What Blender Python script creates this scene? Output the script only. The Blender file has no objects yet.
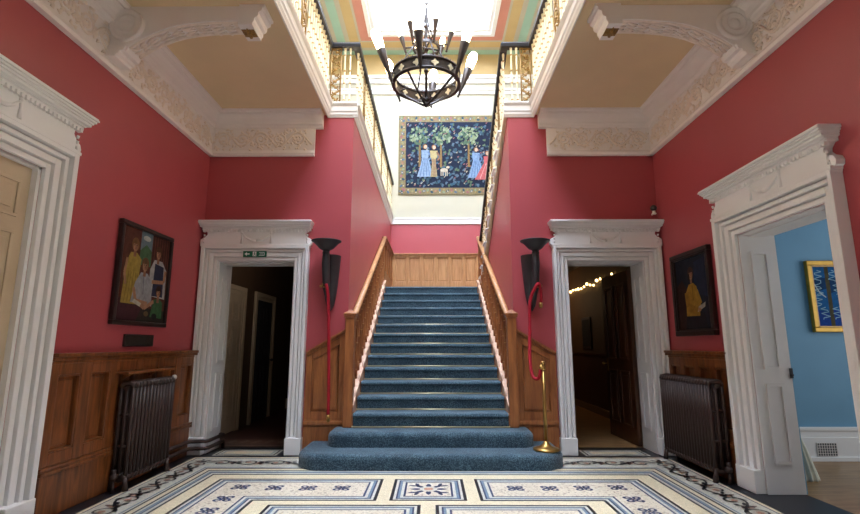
import bpy, bmesh, math, random
from mathutils import Vector, Matrix
random.seed(7)
PI = math.pi
SC = bpy.context.scene
COL = SC.collection

# ------------------------------------------------------------------ helpers
def lin(c):
    c = c / 255.0
    return c / 12.92 if c <= 0.04045 else ((c + 0.055) / 1.055) ** 2.4
def rgb(r, g, b):
    return (lin(r), lin(g), lin(b), 1.0)

class MB:
    """collects shapes into ONE mesh"""
    def __init__(self):
        self.bm = bmesh.new()
        self.mi = 0
    def face(self, pts, mi=None):
        vs = [self.bm.verts.new(Vector(p)) for p in pts]
        try:
            f = self.bm.faces.new(vs)
            f.material_index = self.mi if mi is None else mi
            return f
        except ValueError:
            return None
    def box(self, x0, x1, y0, y1, z0, z1, M=None):
        if x0 > x1: x0, x1 = x1, x0
        if y0 > y1: y0, y1 = y1, y0
        if z0 > z1: z0, z1 = z1, z0
        c = [(x0, y0, z0), (x1, y0, z0), (x1, y1, z0), (x0, y1, z0), (x0, y0, z1), (x1, y0, z1), (x1, y1, z1), (x0, y1, z1)]
        v = [self.bm.verts.new((M @ Vector(p)) if M else p) for p in c]
        for q in ((0, 3, 2, 1), (4, 5, 6, 7), (0, 1, 5, 4), (1, 2, 6, 5), (2, 3, 7, 6), (3, 0, 4, 7)):
            f = self.bm.faces.new([v[i] for i in q]); f.material_index = self.mi
        return self
    def prism(self, poly, axis, a0, a1, M=None):
        """poly: 2-D outline; axis 'x': (y,z), 'y': (x,z), 'z': (x,y); extruded a0..a1"""
        def mk(p, a):
            q = {'x': (a, p[0], p[1]), 'y': (p[0], a, p[1]), 'z': (p[0], p[1], a)}[axis]
            return (M @ Vector(q)) if M else Vector(q)
        A = [self.bm.verts.new(mk(p, a0)) for p in poly]
        B = [self.bm.verts.new(mk(p, a1)) for p in poly]
        n = len(poly)
        fs = [self.bm.faces.new(A), self.bm.faces.new(B[::-1])]
        for i in range(n):
            fs.append(self.bm.faces.new((A[i], B[i], B[(i + 1) % n], A[(i + 1) % n])))
        for f in fs: f.material_index = self.mi
        return self
    def tube(self, pts, r, seg=8, closed=False, flat=None):
        """round bar along pts; r number or list; flat=(sx,sz) not used"""
        P = [Vector(p) for p in pts]
        n = len(P)
        R = r if isinstance(r, (list, tuple)) else [r] * n
        rings = []
        up = None
        for i in range(n):
            if closed:
                t = P[(i + 1) % n] - P[(i - 1) % n]
            else:
                t = P[min(i + 1, n - 1)] - P[max(i - 1, 0)]
            if t.length < 1e-9: t = Vector((0, 0, 1))
            t.normalize()
            if up is None:
                up = Vector((0, 0, 1)) if abs(t.z) < 0.9 else Vector((1, 0, 0))
            a = t.cross(up)
            if a.length < 1e-6: a = t.cross(Vector((0, 1, 0)))
            a.normalize(); b = a.cross(t); b.normalize(); up = b
            rings.append([self.bm.verts.new(P[i] + (a * math.cos(2 * PI * k / seg) + b * math.sin(2 * PI * k / seg)) * max(R[i], 1e-4)) for k in range(seg)])
        m = n if closed else n - 1
        for i in range(m):
            A, B = rings[i], rings[(i + 1) % n]
            for k in range(seg):
                f = self.bm.faces.new((A[k], A[(k + 1) % seg], B[(k + 1) % seg], B[k])); f.material_index = self.mi; f.smooth = True
        if not closed:
            f = self.bm.faces.new(rings[0][::-1]); f.material_index = self.mi
            f = self.bm.faces.new(rings[-1]); f.material_index = self.mi
        return self
    def lathe(self, prof, c=(0, 0, 0), seg=16, M=None, smooth=True, sx=1.0, sy=1.0, a0=0.0, a1=2 * PI):
        """prof [(r,z)]"""
        full = abs(a1 - a0 - 2 * PI) < 1e-6
        T = M if M else Matrix.Translation(Vector(c))
        rings = []
        ns = seg if full else seg + 1
        for r, z in prof:
            if r < 1e-5 and full:
                rings.append([self.bm.verts.new(T @ Vector((0, 0, z)))])
            else:
                rings.append([self.bm.verts.new(T @ Vector((r * sx * math.cos(a0 + (a1 - a0) * k / seg), r * sy * math.sin(a0 + (a1 - a0) * k / seg), z))) for k in range(ns)])
        for A, B in zip(rings, rings[1:]):
            for k in range(seg):
                k2 = (k + 1) % seg if full else k + 1
                if len(A) == 1 and len(B) == 1: continue
                if len(A) == 1: q = (A[0], B[k2], B[k])
                elif len(B) == 1: q = (A[k], A[k2], B[0])
                else: q = (A[k], A[k2], B[k2], B[k])
                f = self.bm.faces.new(q); f.material_index = self.mi; f.smooth = smooth
        return self
    def ball(self, c, r, seg=10, sx=1, sy=1, sz=1):
        pr = [(r * math.sin(PI * i / 6), -r * sz * math.cos(PI * i / 6)) for i in range(7)]
        pr[0] = (0, -r * sz); pr[-1] = (0, r * sz)
        return self.lathe(pr, c, seg, sx=sx, sy=sy)
    def build(self, name, mats, parent=None, bevel=0, bseg=2, local=False, subsurf=0):
        bmesh.ops.recalc_face_normals(self.bm, faces=self.bm.faces)
        me = bpy.data.meshes.new(name)
        if parent is not None and not local:
            inv = (Matrix.Translation(parent.location) @ parent.rotation_euler.to_matrix().to_4x4()).inverted() if parent.type == 'EMPTY' and parent.parent is None else None
            if inv is None:
                r = parent
                while r.parent is not None: r = r.parent
                inv = (Matrix.Translation(r.location) @ r.rotation_euler.to_matrix().to_4x4()).inverted()
            self.bm.transform(inv)
        self.bm.to_mesh(me); self.bm.free()
        if not isinstance(mats, (list, tuple)): mats = [mats]
        for m in mats: me.materials.append(m)
        o = bpy.data.objects.new(name, me); COL.objects.link(o)
        if parent is not None: o.parent = parent
        if bevel:
            b = o.modifiers.new('Bevel', 'BEVEL'); b.width = bevel; b.segments = bseg; b.limit_method = 'ANGLE'; b.angle_limit = math.radians(35)
        return o

def tag(o, label=None, cat=None, group=None, kind=None):
    if label: o['label'] = label
    if cat: o['category'] = cat
    if group: o['group'] = group
    if kind: o['kind'] = kind
    return o
def empty(name, loc, rz=0.0, label=None, cat=None, group=None, kind=None):
    o = bpy.data.objects.new(name, None); COL.objects.link(o)
    o.location = loc; o.rotation_euler = (0, 0, rz); o.empty_display_size = 0.1
    return tag(o, label, cat, group, kind)
def struct(o, label, cat):
    return tag(o, label, cat, None, 'structure')
def kids(o): return [c for c in COL.objects if c.parent is o]
def dup(o, parent=None):
    c = o.copy(); COL.objects.link(c)
    if parent is not None: c.parent = parent
    for ch in kids(o): dup(ch, c)
    return c

# ------------------------------------------------------------------ materials
def new_mat(name):
    m = bpy.data.materials.new(name); m.use_nodes = True
    nt = m.node_tree
    b = nt.nodes['Principled BSDF']
    return m, nt, b
def N(nt, t, **kw):
    n = nt.nodes.new(t)
    for k, v in kw.items(): setattr(n, k, v)
    return n
def coords(nt, scale=(1, 1, 1)):
    tc = N(nt, 'ShaderNodeTexCoord'); mp = N(nt, 'ShaderNodeMapping')
    mp.inputs['Scale'].default_value = scale
    nt.links.new(tc.outputs['Object'], mp.inputs['Vector'])
    return mp.outputs['Vector']
def paint(name, c, rough=0.5, var=0.06, nscale=3.0, bump=0.02, bscale=60, spec=0.4, metal=0.0):
    m, nt, b = new_mat(name)
    v = coords(nt)
    n = N(nt, 'ShaderNodeTexNoise'); n.inputs['Scale'].default_value = nscale; n.inputs['Detail'].default_value = 4
    nt.links.new(v, n.inputs['Vector'])
    r = N(nt, 'ShaderNodeValToRGB')
    r.color_ramp.elements[0].position = 0.3; r.color_ramp.elements[1].position = 0.7
    r.color_ramp.elements[0].color = tuple(x * (1 - var) for x in c[:3]) + (1,)
    r.color_ramp.elements[1].color = tuple(min(1, x * (1 + var)) for x in c[:3]) + (1,)
    nt.links.new(n.outputs['Fac'], r.inputs['Fac']); nt.links.new(r.outputs['Color'], b.inputs['Base Color'])
    b.inputs['Roughness'].default_value = rough
    b.inputs['Specular IOR Level'].default_value = spec
    b.inputs['Metallic'].default_value = metal
    if bump:
        n2 = N(nt, 'ShaderNodeTexNoise'); n2.inputs['Scale'].default_value = bscale; n2.inputs['Detail'].default_value = 3
        nt.links.new(v, n2.inputs['Vector'])
        bp = N(nt, 'ShaderNodeBump'); bp.inputs['Strength'].default_value = bump * 10; bp.inputs['Distance'].default_value = 0.004
        nt.links.new(n2.outputs['Fac'], bp.inputs['Height']); nt.links.new(bp.outputs['Normal'], b.inputs['Normal'])
    return m
def wood(name, c1, c2, rough=0.35, sc=(9, 9, 0.9), spec=0.5):
    m, nt, b = new_mat(name)
    v = coords(nt, sc)
    n = N(nt, 'ShaderNodeTexNoise'); n.inputs['Scale'].default_value = 2.2; n.inputs['Detail'].default_value = 6; n.inputs['Distortion'].default_value = 0.8
    nt.links.new(v, n.inputs['Vector'])
    w = N(nt, 'ShaderNodeTexNoise'); w.inputs['Scale'].default_value = 14; w.inputs['Detail'].default_value = 3
    nt.links.new(v, w.inputs['Vector'])
    mx = N(nt, 'ShaderNodeMath', operation='MULTIPLY_ADD'); mx.inputs[1].default_value = 0.35
    nt.links.new(w.outputs['Fac'], mx.inputs[0]); nt.links.new(n.outputs['Fac'], mx.inputs[2])
    r = N(nt, 'ShaderNodeValToRGB')
    r.color_ramp.elements[0].position = 0.42; r.color_ramp.elements[1].position = 0.86
    r.color_ramp.elements[0].color = c2; r.color_ramp.elements[1].color = c1
    nt.links.new(mx.outputs[0], r.inputs['Fac']); nt.links.new(r.outputs['Color'], b.inputs['Base Color'])
    b.inputs['Roughness'].default_value = rough; b.inputs['Specular IOR Level'].default_value = spec
    bp = N(nt, 'ShaderNodeBump'); bp.inputs['Strength'].default_value = 0.12; bp.inputs['Distance'].default_value = 0.003
    nt.links.new(mx.outputs[0], bp.inputs['Height']); nt.links.new(bp.outputs['Normal'], b.inputs['Normal'])
    return m
def mosaic(name, c, var=0.12, scale=75, rough=0.38, grout=0.72, fleck=None):
    m, nt, b = new_mat(name)
    v = coords(nt)
    vo = N(nt, 'ShaderNodeTexVoronoi'); vo.inputs['Scale'].default_value = scale
    nt.links.new(v, vo.inputs['Vector'])
    hsv = N(nt, 'ShaderNodeSeparateColor'); nt.links.new(vo.outputs['Color'], hsv.inputs['Color'])
    r = N(nt, 'ShaderNodeValToRGB')
    r.color_ramp.elements[0].color = tuple(x * (1 - var) for x in c[:3]) + (1,)
    r.color_ramp.elements[1].color = tuple(min(1, x * (1 + var)) for x in c[:3]) + (1,)
    if fleck:
        e = r.color_ramp.elements.new(0.2); e.color = c
        r.color_ramp.elements[0].color = fleck; r.color_ramp.elements[0].position = 0.08
    nt.links.new(hsv.outputs[0], r.inputs['Fac'])
    ve = N(nt, 'ShaderNodeTexVoronoi', feature='DISTANCE_TO_EDGE'); ve.inputs['Scale'].default_value = scale
    nt.links.new(v, ve.inputs['Vector'])
    er = N(nt, 'ShaderNodeValToRGB'); er.color_ramp.elements[0].position = 0.02; er.color_ramp.elements[1].position = 0.09
    er.color_ramp.elements[0].color = (grout, grout, grout, 1); er.color_ramp.elements[1].color = (1, 1, 1, 1)
    nt.links.new(ve.outputs['Distance'], er.inputs['Fac'])
    mul = N(nt, 'ShaderNodeMix', data_type='RGBA', blend_type='MULTIPLY'); mul.inputs['Factor'].default_value = 1
    nt.links.new(r.outputs['Color'], mul.inputs['A']); nt.links.new(er.outputs['Color'], mul.inputs['B'])
    nt.links.new(mul.outputs['Result'], b.inputs['Base Color'])
    b.inputs['Roughness'].default_value = rough; b.inputs['Specular IOR Level'].default_value = 0.4
    return m
def emit(name, c, s):
    m, nt, b = new_mat(name)
    b.inputs['Base Color'].default_value = c
    b.inputs['Emission Color'].default_value = c; b.inputs['Emission Strength'].default_value = s
    return m

M = {}
M['red'] = paint('red_wall_paint', rgb(175, 75, 80), 0.42, 0.03, 2.0, 0.006, 90, 0.5)
M['white'] = paint('white_gloss_paint', rgb(242, 239, 236), 0.4, 0.006, 5, 0)
M['reveal'] = paint('worn_white_paint', rgb(226, 223, 221), 0.45, 0.03, 6, 0)
M['cream_door'] = paint('cream_door_paint', rgb(204, 182, 152), 0.45, 0.05, 4, 0.02, 40)
M['plaster'] = paint('white_plaster', rgb(244, 236, 230), 0.65, 0.015, 8, 0.01, 45)
M['relief'] = paint('carved_plaster', rgb(242, 229, 215), 0.75, 0.05, 18, 0.04, 55)
M['beige'] = paint('beige_ceiling_paint', rgb(228, 204, 164), 0.7, 0.05, 1.5, 0.02, 40)
M['cream'] = paint('cream_wall_paint', rgb(188, 181, 160), 0.65, 0.02, 2, 0.01, 60)
M['salmon'] = paint('salmon_ceiling_paint', rgb(206, 138, 120), 0.6, 0.03)
M['tan'] = paint('tan_ceiling_paint', rgb(200, 172, 120), 0.6, 0.03)
M['green_pale'] = paint('pale_green_ceiling_paint', rgb(160, 196, 180), 0.6, 0.03)
M['oak'] = wood('golden_oak', rgb(172, 106, 56), rgb(116, 62, 28), 0.38)
M['oak_light'] = wood('pale_oak', rgb(196, 144, 94), rgb(160, 106, 62), 0.45)
M['mahogany'] = wood('brown_panelling', rgb(146, 86, 44), rgb(78, 40, 18), 0.3)
M['dark_wood'] = wood('dark_door_wood', rgb(84, 48, 26), rgb(42, 22, 12), 0.35)
M['string_wood'] = wood('pale_string_wood', rgb(222, 186, 160), rgb(196, 152, 122), 0.4)
M['iron'] = paint('black_iron', rgb(66, 56, 52), 0.42, 0.2, 20, 0.04, 80, 0.5, 0.4)
M['black'] = paint('matt_black_metal', rgb(62, 58, 60), 0.5, 0.1, 10, 0.02, 60, 0.4, 0.2)
M['rail_dark'] = paint('dark_handrail', rgb(38, 34, 36), 0.4, 0.15, 8, 0)
M['radiator'] = paint('brown_radiator_paint', rgb(64, 46, 40), 0.42, 0.05, 6, 0)
M['gold'] = paint('gilded_metal', rgb(180, 146, 92), 0.45, 0.15, 30, 0.04, 90, 0.5, 0.45)
M['gold_dark'] = paint('old_gilding', rgb(150, 116, 62), 0.45, 0.3, 40, 0.05, 90, 0.5, 0.5)
M['ivory'] = paint('ivory_baluster_paint', rgb(240, 226, 190), 0.42, 0.06, 25, 0.02, 60)
M['brass'] = paint('polished_brass', rgb(176, 138, 76), 0.3, 0.08, 12, 0, 50, 0.6, 0.9)
M['rod'] = paint('stair_rod_brass', rgb(222, 206, 160), 0.35, 0.08, 12, 0, 50, 0.6, 0.5)
M['rope'] = paint('red_velvet', rgb(158, 12, 32), 0.7, 0.15, 40, 0.05, 120, 0.3)
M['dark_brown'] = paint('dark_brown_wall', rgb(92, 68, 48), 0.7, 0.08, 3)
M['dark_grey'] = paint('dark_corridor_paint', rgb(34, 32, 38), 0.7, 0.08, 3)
M['blue'] = paint('blue_wall_paint', rgb(112, 158, 186), 0.6, 0.04, 2)
M['exit_green'] = paint('exit_green', rgb(16, 104, 72), 0.4, 0.02, 5, 0)
M['pure_white'] = paint('sign_white', rgb(240, 244, 240), 0.4, 0.01, 5, 0)
M['glow'] = emit('warm_glass_glow', (1.0, 0.74, 0.46, 1), 16.0)
M['sky_pane'] = emit('skylight_daylight', (0.80, 0.93, 1.14, 1), 22.0)
M['fairy'] = emit('fairy_light', (1.0, 0.68, 0.25, 1), 7.0)
M['oak_floor'] = wood('oak_floor', rgb(176, 136, 92), rgb(134, 98, 62), 0.35, (1.2, 9, 9))
M['cloth'] = paint('cream_cloth', rgb(226, 224, 206), 0.9, 0.1, 20, 0.05, 80)
M['slate'] = paint('black_slate', rgb(30, 33, 42), 0.3, 0.2, 8, 0.01, 40)

def carpet_mat():
    m, nt, b = new_mat('blue_ribbed_carpet')
    v = coords(nt)
    vo = N(nt, 'ShaderNodeTexVoronoi'); vo.inputs['Scale'].default_value = 80
    nt.links.new(v, vo.inputs['Vector'])
    n = N(nt, 'ShaderNodeTexNoise'); n.inputs['Scale'].default_value = 6; n.inputs['Detail'].default_value = 4
    nt.links.new(v, n.inputs['Vector'])
    ad = N(nt, 'ShaderNodeMath', operation='MULTIPLY_ADD'); ad.inputs[1].default_value = 0.6
    nt.links.new(n.outputs['Fac'], ad.inputs[0]); nt.links.new(vo.outputs['Distance'], ad.inputs[2])
    r = N(nt, 'ShaderNodeValToRGB')
    r.color_ramp.elements[0].position = 0.25; r.color_ramp.elements[1].position = 0.95
    r.color_ramp.elements[0].color = rgb(102, 128, 138); r.color_ramp.elements[1].color = rgb(44, 64, 76)
    nt.links.new(ad.outputs[0], r.inputs['Fac']); nt.links.new(r.outputs['Color'], b.inputs['Base Color'])
    b.inputs['Roughness'].default_value = 0.9; b.inputs['Specular IOR Level'].default_value = 0.15
    b.inputs['Sheen Weight'].default_value = 0.25
    bp = N(nt, 'ShaderNodeBump'); bp.inputs['Strength'].default_value = 0.7; bp.inputs['Distance'].default_value = 0.008
    nt.links.new(vo.outputs['Distance'], bp.inputs['Height']); nt.links.new(bp.outputs['Normal'], b.inputs['Normal'])
    return m
M['carpet'] = carpet_mat()

MO = {'black': mosaic('mosaic_black', rgb(28, 28, 34), 0.3), 'cream': mosaic('mosaic_cream', rgb(224, 207, 172), 0.08),
      'pale': mosaic('mosaic_pale', rgb(204, 199, 182), 0.12), 'blue': mosaic('mosaic_blue', rgb(116, 134, 147), 0.12),
      'navy': mosaic('mosaic_navy', rgb(42, 56, 92), 0.2), 'salmon': mosaic('mosaic_salmon', rgb(196, 146, 118), 0.14),
      'field': mosaic('mosaic_field', rgb(212, 198, 174), 0.12, 70, 0.38, 0.78, rgb(176, 156, 136)),
      'grey': mosaic('mosaic_grey', rgb(150, 158, 160), 0.12), 'brown': mosaic('mosaic_brown', rgb(96, 62, 48), 0.2)}
MOK = list(MO); MOI = {k: i for i, k in enumerate(MOK)}

# ------------------------------------------------------------------ key measures
W, YB, YT = 2.98, 6.26, 6.66        # half width, back wall face, back of that wall
YL = 12.3                           # far landing wall
XV, XS = 1.38, 1.05                 # void half width, stairwell half width
ZG, ZS = 4.50, 4.40                 # gallery floor, gallery soffit
ZC = 9.16                           # upper ceiling
RISE, GO, Y1 = 0.1645, 0.316, 5.48   # riser, going, first riser
ZL, YLN = 15 * RISE, Y1 + 14 * GO   # landing level and its nosing
YR = -1.5                           # rear end of what is built

# ------------------------------------------------------------------ walls
def wall_with_opening(name, axis, a0, a1, t0, t1, z1, o0, o1, oz, mat):
    m = MB()
    for (p, q, lo, hi) in ((a0, o0, 0, z1), (o1, a1, 0, z1), (o0, o1, oz, z1)):
        if axis == 'y': m.box(t0, t1, p, q, lo, hi)
        else: m.box(p, q, t0, t1, lo, hi)
    return m.build(name, mat)
DH = 2.35
struct(wall_with_opening('wall_left', 'y', YR, YT, -W - 0.4, -W, ZS, 2.50, 3.57, 2.64, M['red']), 'dark red painted hall wall on the left with a panelled door', 'wall')
struct(wall_with_opening('wall_right', 'y', YR, YB, W, W + 0.34, ZS, 3.545, 4.65, DH, M['red']), 'dark red painted hall wall on the right, open to a blue room', 'wall')
struct(wall_with_opening('wall_back_left', 'x', -W, -XS, YB, YT, ZS, -2.755, -1.755, 2.375, M['red']), 'pink red wall left of the staircase around a dark doorway', 'wall')
struct(wall_with_opening('wall_back_right', 'x', XS, W + 0.34, YB, YT, ZS, 1.755, 2.755, 2.375, M['red']), 'pink red wall right of the staircase around a dim doorway', 'wall')
struct(MB().box(-XS - 0.4, -XS, YT, YL, 0, ZS).build('wall_stair_left', M['red']), 'pink wall rising along the left of the stairs', 'wall')
struct(MB().prism([(YT, 0), (YLN + 0.1, 0), (YLN + 0.1, ZL + 0.0), (YT, ZS - 0.16)], 'x', XS, XS + 0.08).build('wall_stair_right', M['red']), 'pink triangular wall under the upper flight right of the stairs', 'wall')
struct(MB().box(-XS - 0.4, 2.2, YL, YL + 0.2, 0, 4.36).build('wall_landing', M['red']), 'bright pink wall above the landing panelling', 'wall')
struct(MB().box(-W - 0.1, W + 0.1, YL, YL + 0.2, 4.36, ZC + 0.05).build('wall_upper_back', M['cream']), 'cream upper wall behind the tapestry', 'wall')
struct(MB().box(-W - 0.1, -W, YR, YL, ZG, ZC).build('wall_upper_left', M['cream']), 'cream upper wall above the left gallery', 'wall')
struct(MB().box(W, W + 0.1, YR, YL, ZG, ZC).build('wall_upper_right', M['cream']), 'cream upper wall above the right gallery', 'wall')
struct(MB().box(2.06, 2.12, YT, YL, ZL, ZS).build('wall_flight_right', M['cream']), 'cream wall beside the upper flight', 'wall')
# gallery soffits
struct(MB().box(-W, -XV, YR, YB, ZS, ZG).box(-W, -XS - 0.01, YB, YL, ZS, ZG).build('ceiling_left', M['beige']), 'beige gallery soffit over the left side of the hall', 'ceiling')
struct(MB().box(XV, W, YR, YB, ZS, ZG).box(2.06, W, YB, YL, ZS, ZG).build('ceiling_right', M['beige']), 'beige gallery soffit over the right side of the hall', 'ceiling')

# ------------------------------------------------------------------ mosaic floor
fl = MB()
def fpoly(pts, k, layer): fl.face([(x, y, layer * 0.0006) for x, y in pts], MOI[k])
def frect(x0, x1, y0, y1, k, layer): fpoly([(x0, y0), (x1, y0), (x1, y1), (x0, y1)], k, layer)
def offs(poly, d):
    n = len(poly); out = []
    for i in range(n):
        p0, p1, p2 = (Vector(poly[(i - 1) % n]), Vector(poly[i]), Vector(poly[(i + 1) % n]))
        a = (p1 - p0).normalized(); b = (p2 - p1).normalized()
        na, nb = Vector((-a.y, a.x)), Vector((-b.y, b.x))
        k = (na + nb) / (1 + na.dot(nb))
        q = p1 + k * d; out.append((q.x, q.y))
    return out
def fring(poly, d0, d1, k, layer):
    A, B = offs(poly, d0), offs(poly, d1); n = len(poly)
    for i in range(n):
        j = (i + 1) % n
        fpoly([A[i], A[j], B[j], B[i]], k, layer)
fl.box(-W, W, YR, YB, -0.1, 0); fl.box(-2.755, -1.755, YB, YT, -0.1, 0); fl.box(1.755, 2.755, YB, YT, -0.1, 0)
fl.box(W, W + 0.34, 3.545, 4.65, -0.1, 0); fl.box(-W - 0.4, -W, 2.50, 3.57, -0.1, 0)
for f in fl.bm.faces: f.material_index = MOI['black']
XB, YBK, YFR = 2.77, 6.08, -1.0
def brect(d, e=None):
    e = d * 1.42 if e is None else e
    return (-XB + d, XB - d, YFR + d, YBK - e)
def bfill(d, k, layer):
    a = brect(d); frect(a[0], a[1], a[2], a[3], k, layer)
bands = [(0.0, 'cream'), (0.034, 'navy'), (0.048, 'pale'), (0.335, 'blue'), (0.355, 'pale'), (0.37, 'black'), (0.394, 'cream'), (0.438, 'black'), (0.460, 'pale'), (0.482, 'blue'), (0.512, 'navy'), (0.526, 'pale'), (0.556, 'black'), (0.58, 'cream')]
for i, (d, k) in enumerate(bands): bfill(d, k, i + 1)
LB = len(bands) + 1
def panel(poly, layer=LB, field='field'):
    fring(poly, 0, 0.028, 'black', layer)
    fring(poly, 0.028, 0.05, 'pale', layer); fring(poly, 0.05, 0.064, 'navy', layer)
    fring(poly, 0.064, 0.086, 'blue', layer); fring(poly, 0.086, 0.112, 'pale', layer); fring(poly, 0.112, 0.13, 'navy', layer)
    fpoly(offs(poly, 0.13), field, layer)
def mir(poly): return [(-0.03 - x, y) for x, y in poly][::-1]
Lp = [(-2.06, 0.0), (-1.49, 0.0), (-1.49, 4.42), (-0.455, 4.42), (-0.455, 5.105), (-2.06, 5.105)]
panel(Lp); panel(mir(Lp))
lowp = [(-1.33, 2.3), (-0.075, 2.3), (-0.075, 4.315), (-1.33, 4.315)]
panel(lowp); panel(mir(lowp))
cen = [(-0.345, 4.425), (0.315, 4.425), (0.315, 5.1), (-0.345, 5.1)]
panel(cen)
def loops(cx, cy, s, k, layer, n=4, ph=PI / 4):
    for i in range(n):
        a = ph + 2 * PI * i / n
        px, py = cx + s * 0.55 * math.cos(a), cy + s * 0.55 * math.sin(a)
        ring = []
        for q in range(10):
            t = 2 * PI * q / 10; t2 = 2 * PI * (q + 1) / 10
            def e(t, r):
                u, v = r * s * 0.42 * math.cos(t), r * s * 0.36 * math.sin(t)
                return (px + u * math.cos(a) - v * math.sin(a), py + u * math.sin(a) + v * math.cos(a))
            fpoly([e(t, 1), e(t2, 1), e(t2, 0.4), e(t, 0.4)], k, layer)
    frect(cx - s * 0.12, cx + s * 0.12, cy - s * 0.12, cy + s * 0.12, 'black', layer + 1)
flow = [(-0.81, 4.79), (-1.12, 4.79), (-1.43, 4.8), (-1.75, 4.82), (-1.76, 4.47), (-1.76, 4.16), (-1.76, 3.85), (-1.76, 3.54)]
for x, y in flow:
    loops(x, y, 0.1, 'navy', LB + 1); loops(-0.03 - x, y, 0.1, 'navy', LB + 1)
# central rosette
cx, cy = -0.015, 4.762
def leafp(cx, cy, a, l, w, k, layer):
    pts = []
    for q in range(9):
        t = q / 8; pts.append((t * l, w * math.sin(PI * t) ** 0.8))
    for q in range(7, 0, -1):
        t = q / 8; pts.append((t * l, -w * math.sin(PI * t) ** 0.8))
    fpoly([(cx + x * math.cos(a) - y * math.sin(a), cy + x * math.sin(a) + y * math.cos(a)) for x, y in pts], k, layer)
for i in range(8):
    a = i * PI / 4
    leafp(cx + 0.05 * math.cos(a), cy + 0.05 * math.sin(a), a, 0.12, 0.024, 'navy', LB + 1)
    if i % 2:
        for s in (-0.5, 0.5): leafp(cx + 0.13 * math.cos(a), cy + 0.13 * math.sin(a), a + s, 0.10, 0.018, 'navy', LB + 1)
for i in range(12):
    a = 2 * PI * i / 12; a2 = 2 * PI * (i + 1) / 12
    fpoly([(cx + 0.08 * math.cos(a), cy + 0.08 * math.sin(a)), (cx + 0.08 * math.cos(a2), cy + 0.08 * math.sin(a2)), (cx, cy)], 'pale', LB + 2)
    fpoly([(cx + 0.045 * math.cos(a), cy + 0.045 * math.sin(a)), (cx + 0.045 * math.cos(a2), cy + 0.045 * math.sin(a2)), (cx, cy)], 'salmon', LB + 3)
# scrolling vine border
def strip(pts, w, k, layer):
    P = [Vector(p) for p in pts]
    L, R = [], []
    for i in range(len(P)):
        t = (P[min(i + 1, len(P) - 1)] - P[max(i - 1, 0)]).normalized(); nrm = Vector((-t.y, t.x))
        L.append(P[i] + nrm * w / 2); R.append(P[i] - nrm * w / 2)
    for i in range(len(P) - 1): fpoly([L[i], L[i + 1], R[i + 1], R[i]], k, layer)
def vine(o, d, length, amp, per, flip=1):
    """o origin, d unit direction; sine stem with spiral tendrils, leaves and flowers"""
    d = Vector(d); nn = Vector((-d.y, d.x)) * flip; o = Vector(o)
    def at(s, t): q = o + d * s + nn * t; return (q.x, q.y)
    n = int(length / 0.03)
    strip([at(i * 0.03, amp * math.sin(2 * PI * i * 0.03 / per)) for i in range(n + 1)], 0.02, 'black', LB)
    k = 0; s = per / 4
    while s < length:
        sg = 1 if k % 2 == 0 else -1
        pts = []
        for q in range(22):
            th = q / 21 * 3.6 * PI / 2; r = 0.115 * (1 - q / 25)
            pts.append(at(s + r * math.sin(th) * 0.95, sg * (-0.01 - 0.0 + r * math.cos(th) - 0.035 + 0.03)))
        strip(pts, 0.018, 'black', LB)
        c = at(s, sg * -0.01)
        for j in range(5): leafp(c[0], c[1], j * 2 * PI / 5, 0.036, 0.014, 'salmon', LB + 1)
        for j in range(8):
            p = at(s + per * 0.25 + 0.03 * math.cos(j), 0.03 * math.sin(j * 2.0))
            leafp(p[0], p[1], math.atan2(d.y, d.x) + (0.5 + j * 0.36) * (1 if j % 2 else -1) * flip, 0.072, 0.017, ('black', 'black', 'brown', 'black', 'salmon', 'black', 'black', 'brown')[j], LB + 1)
        s += per / 2; k += 1
for sgn in (-1, 1):
    vine((sgn * 2.575, 1.5), (0, 1), 4.25, 0.075, 0.62, sgn)
vine((-2.5, 5.78), (1, 0), 1.45, 0.085, 0.62); vine((2.5, 5.78), (-1, 0), 1.45, 0.085, 0.62, -1)
for sgn in (-1, 1):
    c = sgn * 2.235 if sgn < 0 else 2.235
    frect(c - 0.385, c + 0.385, 6.165, 6.50, 'pale', 1); 
    fring([(c - 0.36, 6.19), (c + 0.36, 6.19), (c + 0.36, 6.475), (c - 0.36, 6.475)], 0, 0.02, 'black', 2)
    fring([(c - 0.36, 6.19), (c + 0.36, 6.19), (c + 0.36, 6.475), (c - 0.36, 6.475)], 0.05, 0.065, 'grey', 2)
    frect(c - 0.28, c + 0.28, 6.26, 6.405, 'cream', 2)
struct(fl.build('floor', [MO[k] for k in MOK]), 'mosaic hall floor with blue, black and cream panels and a vine border', 'floor')

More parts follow.
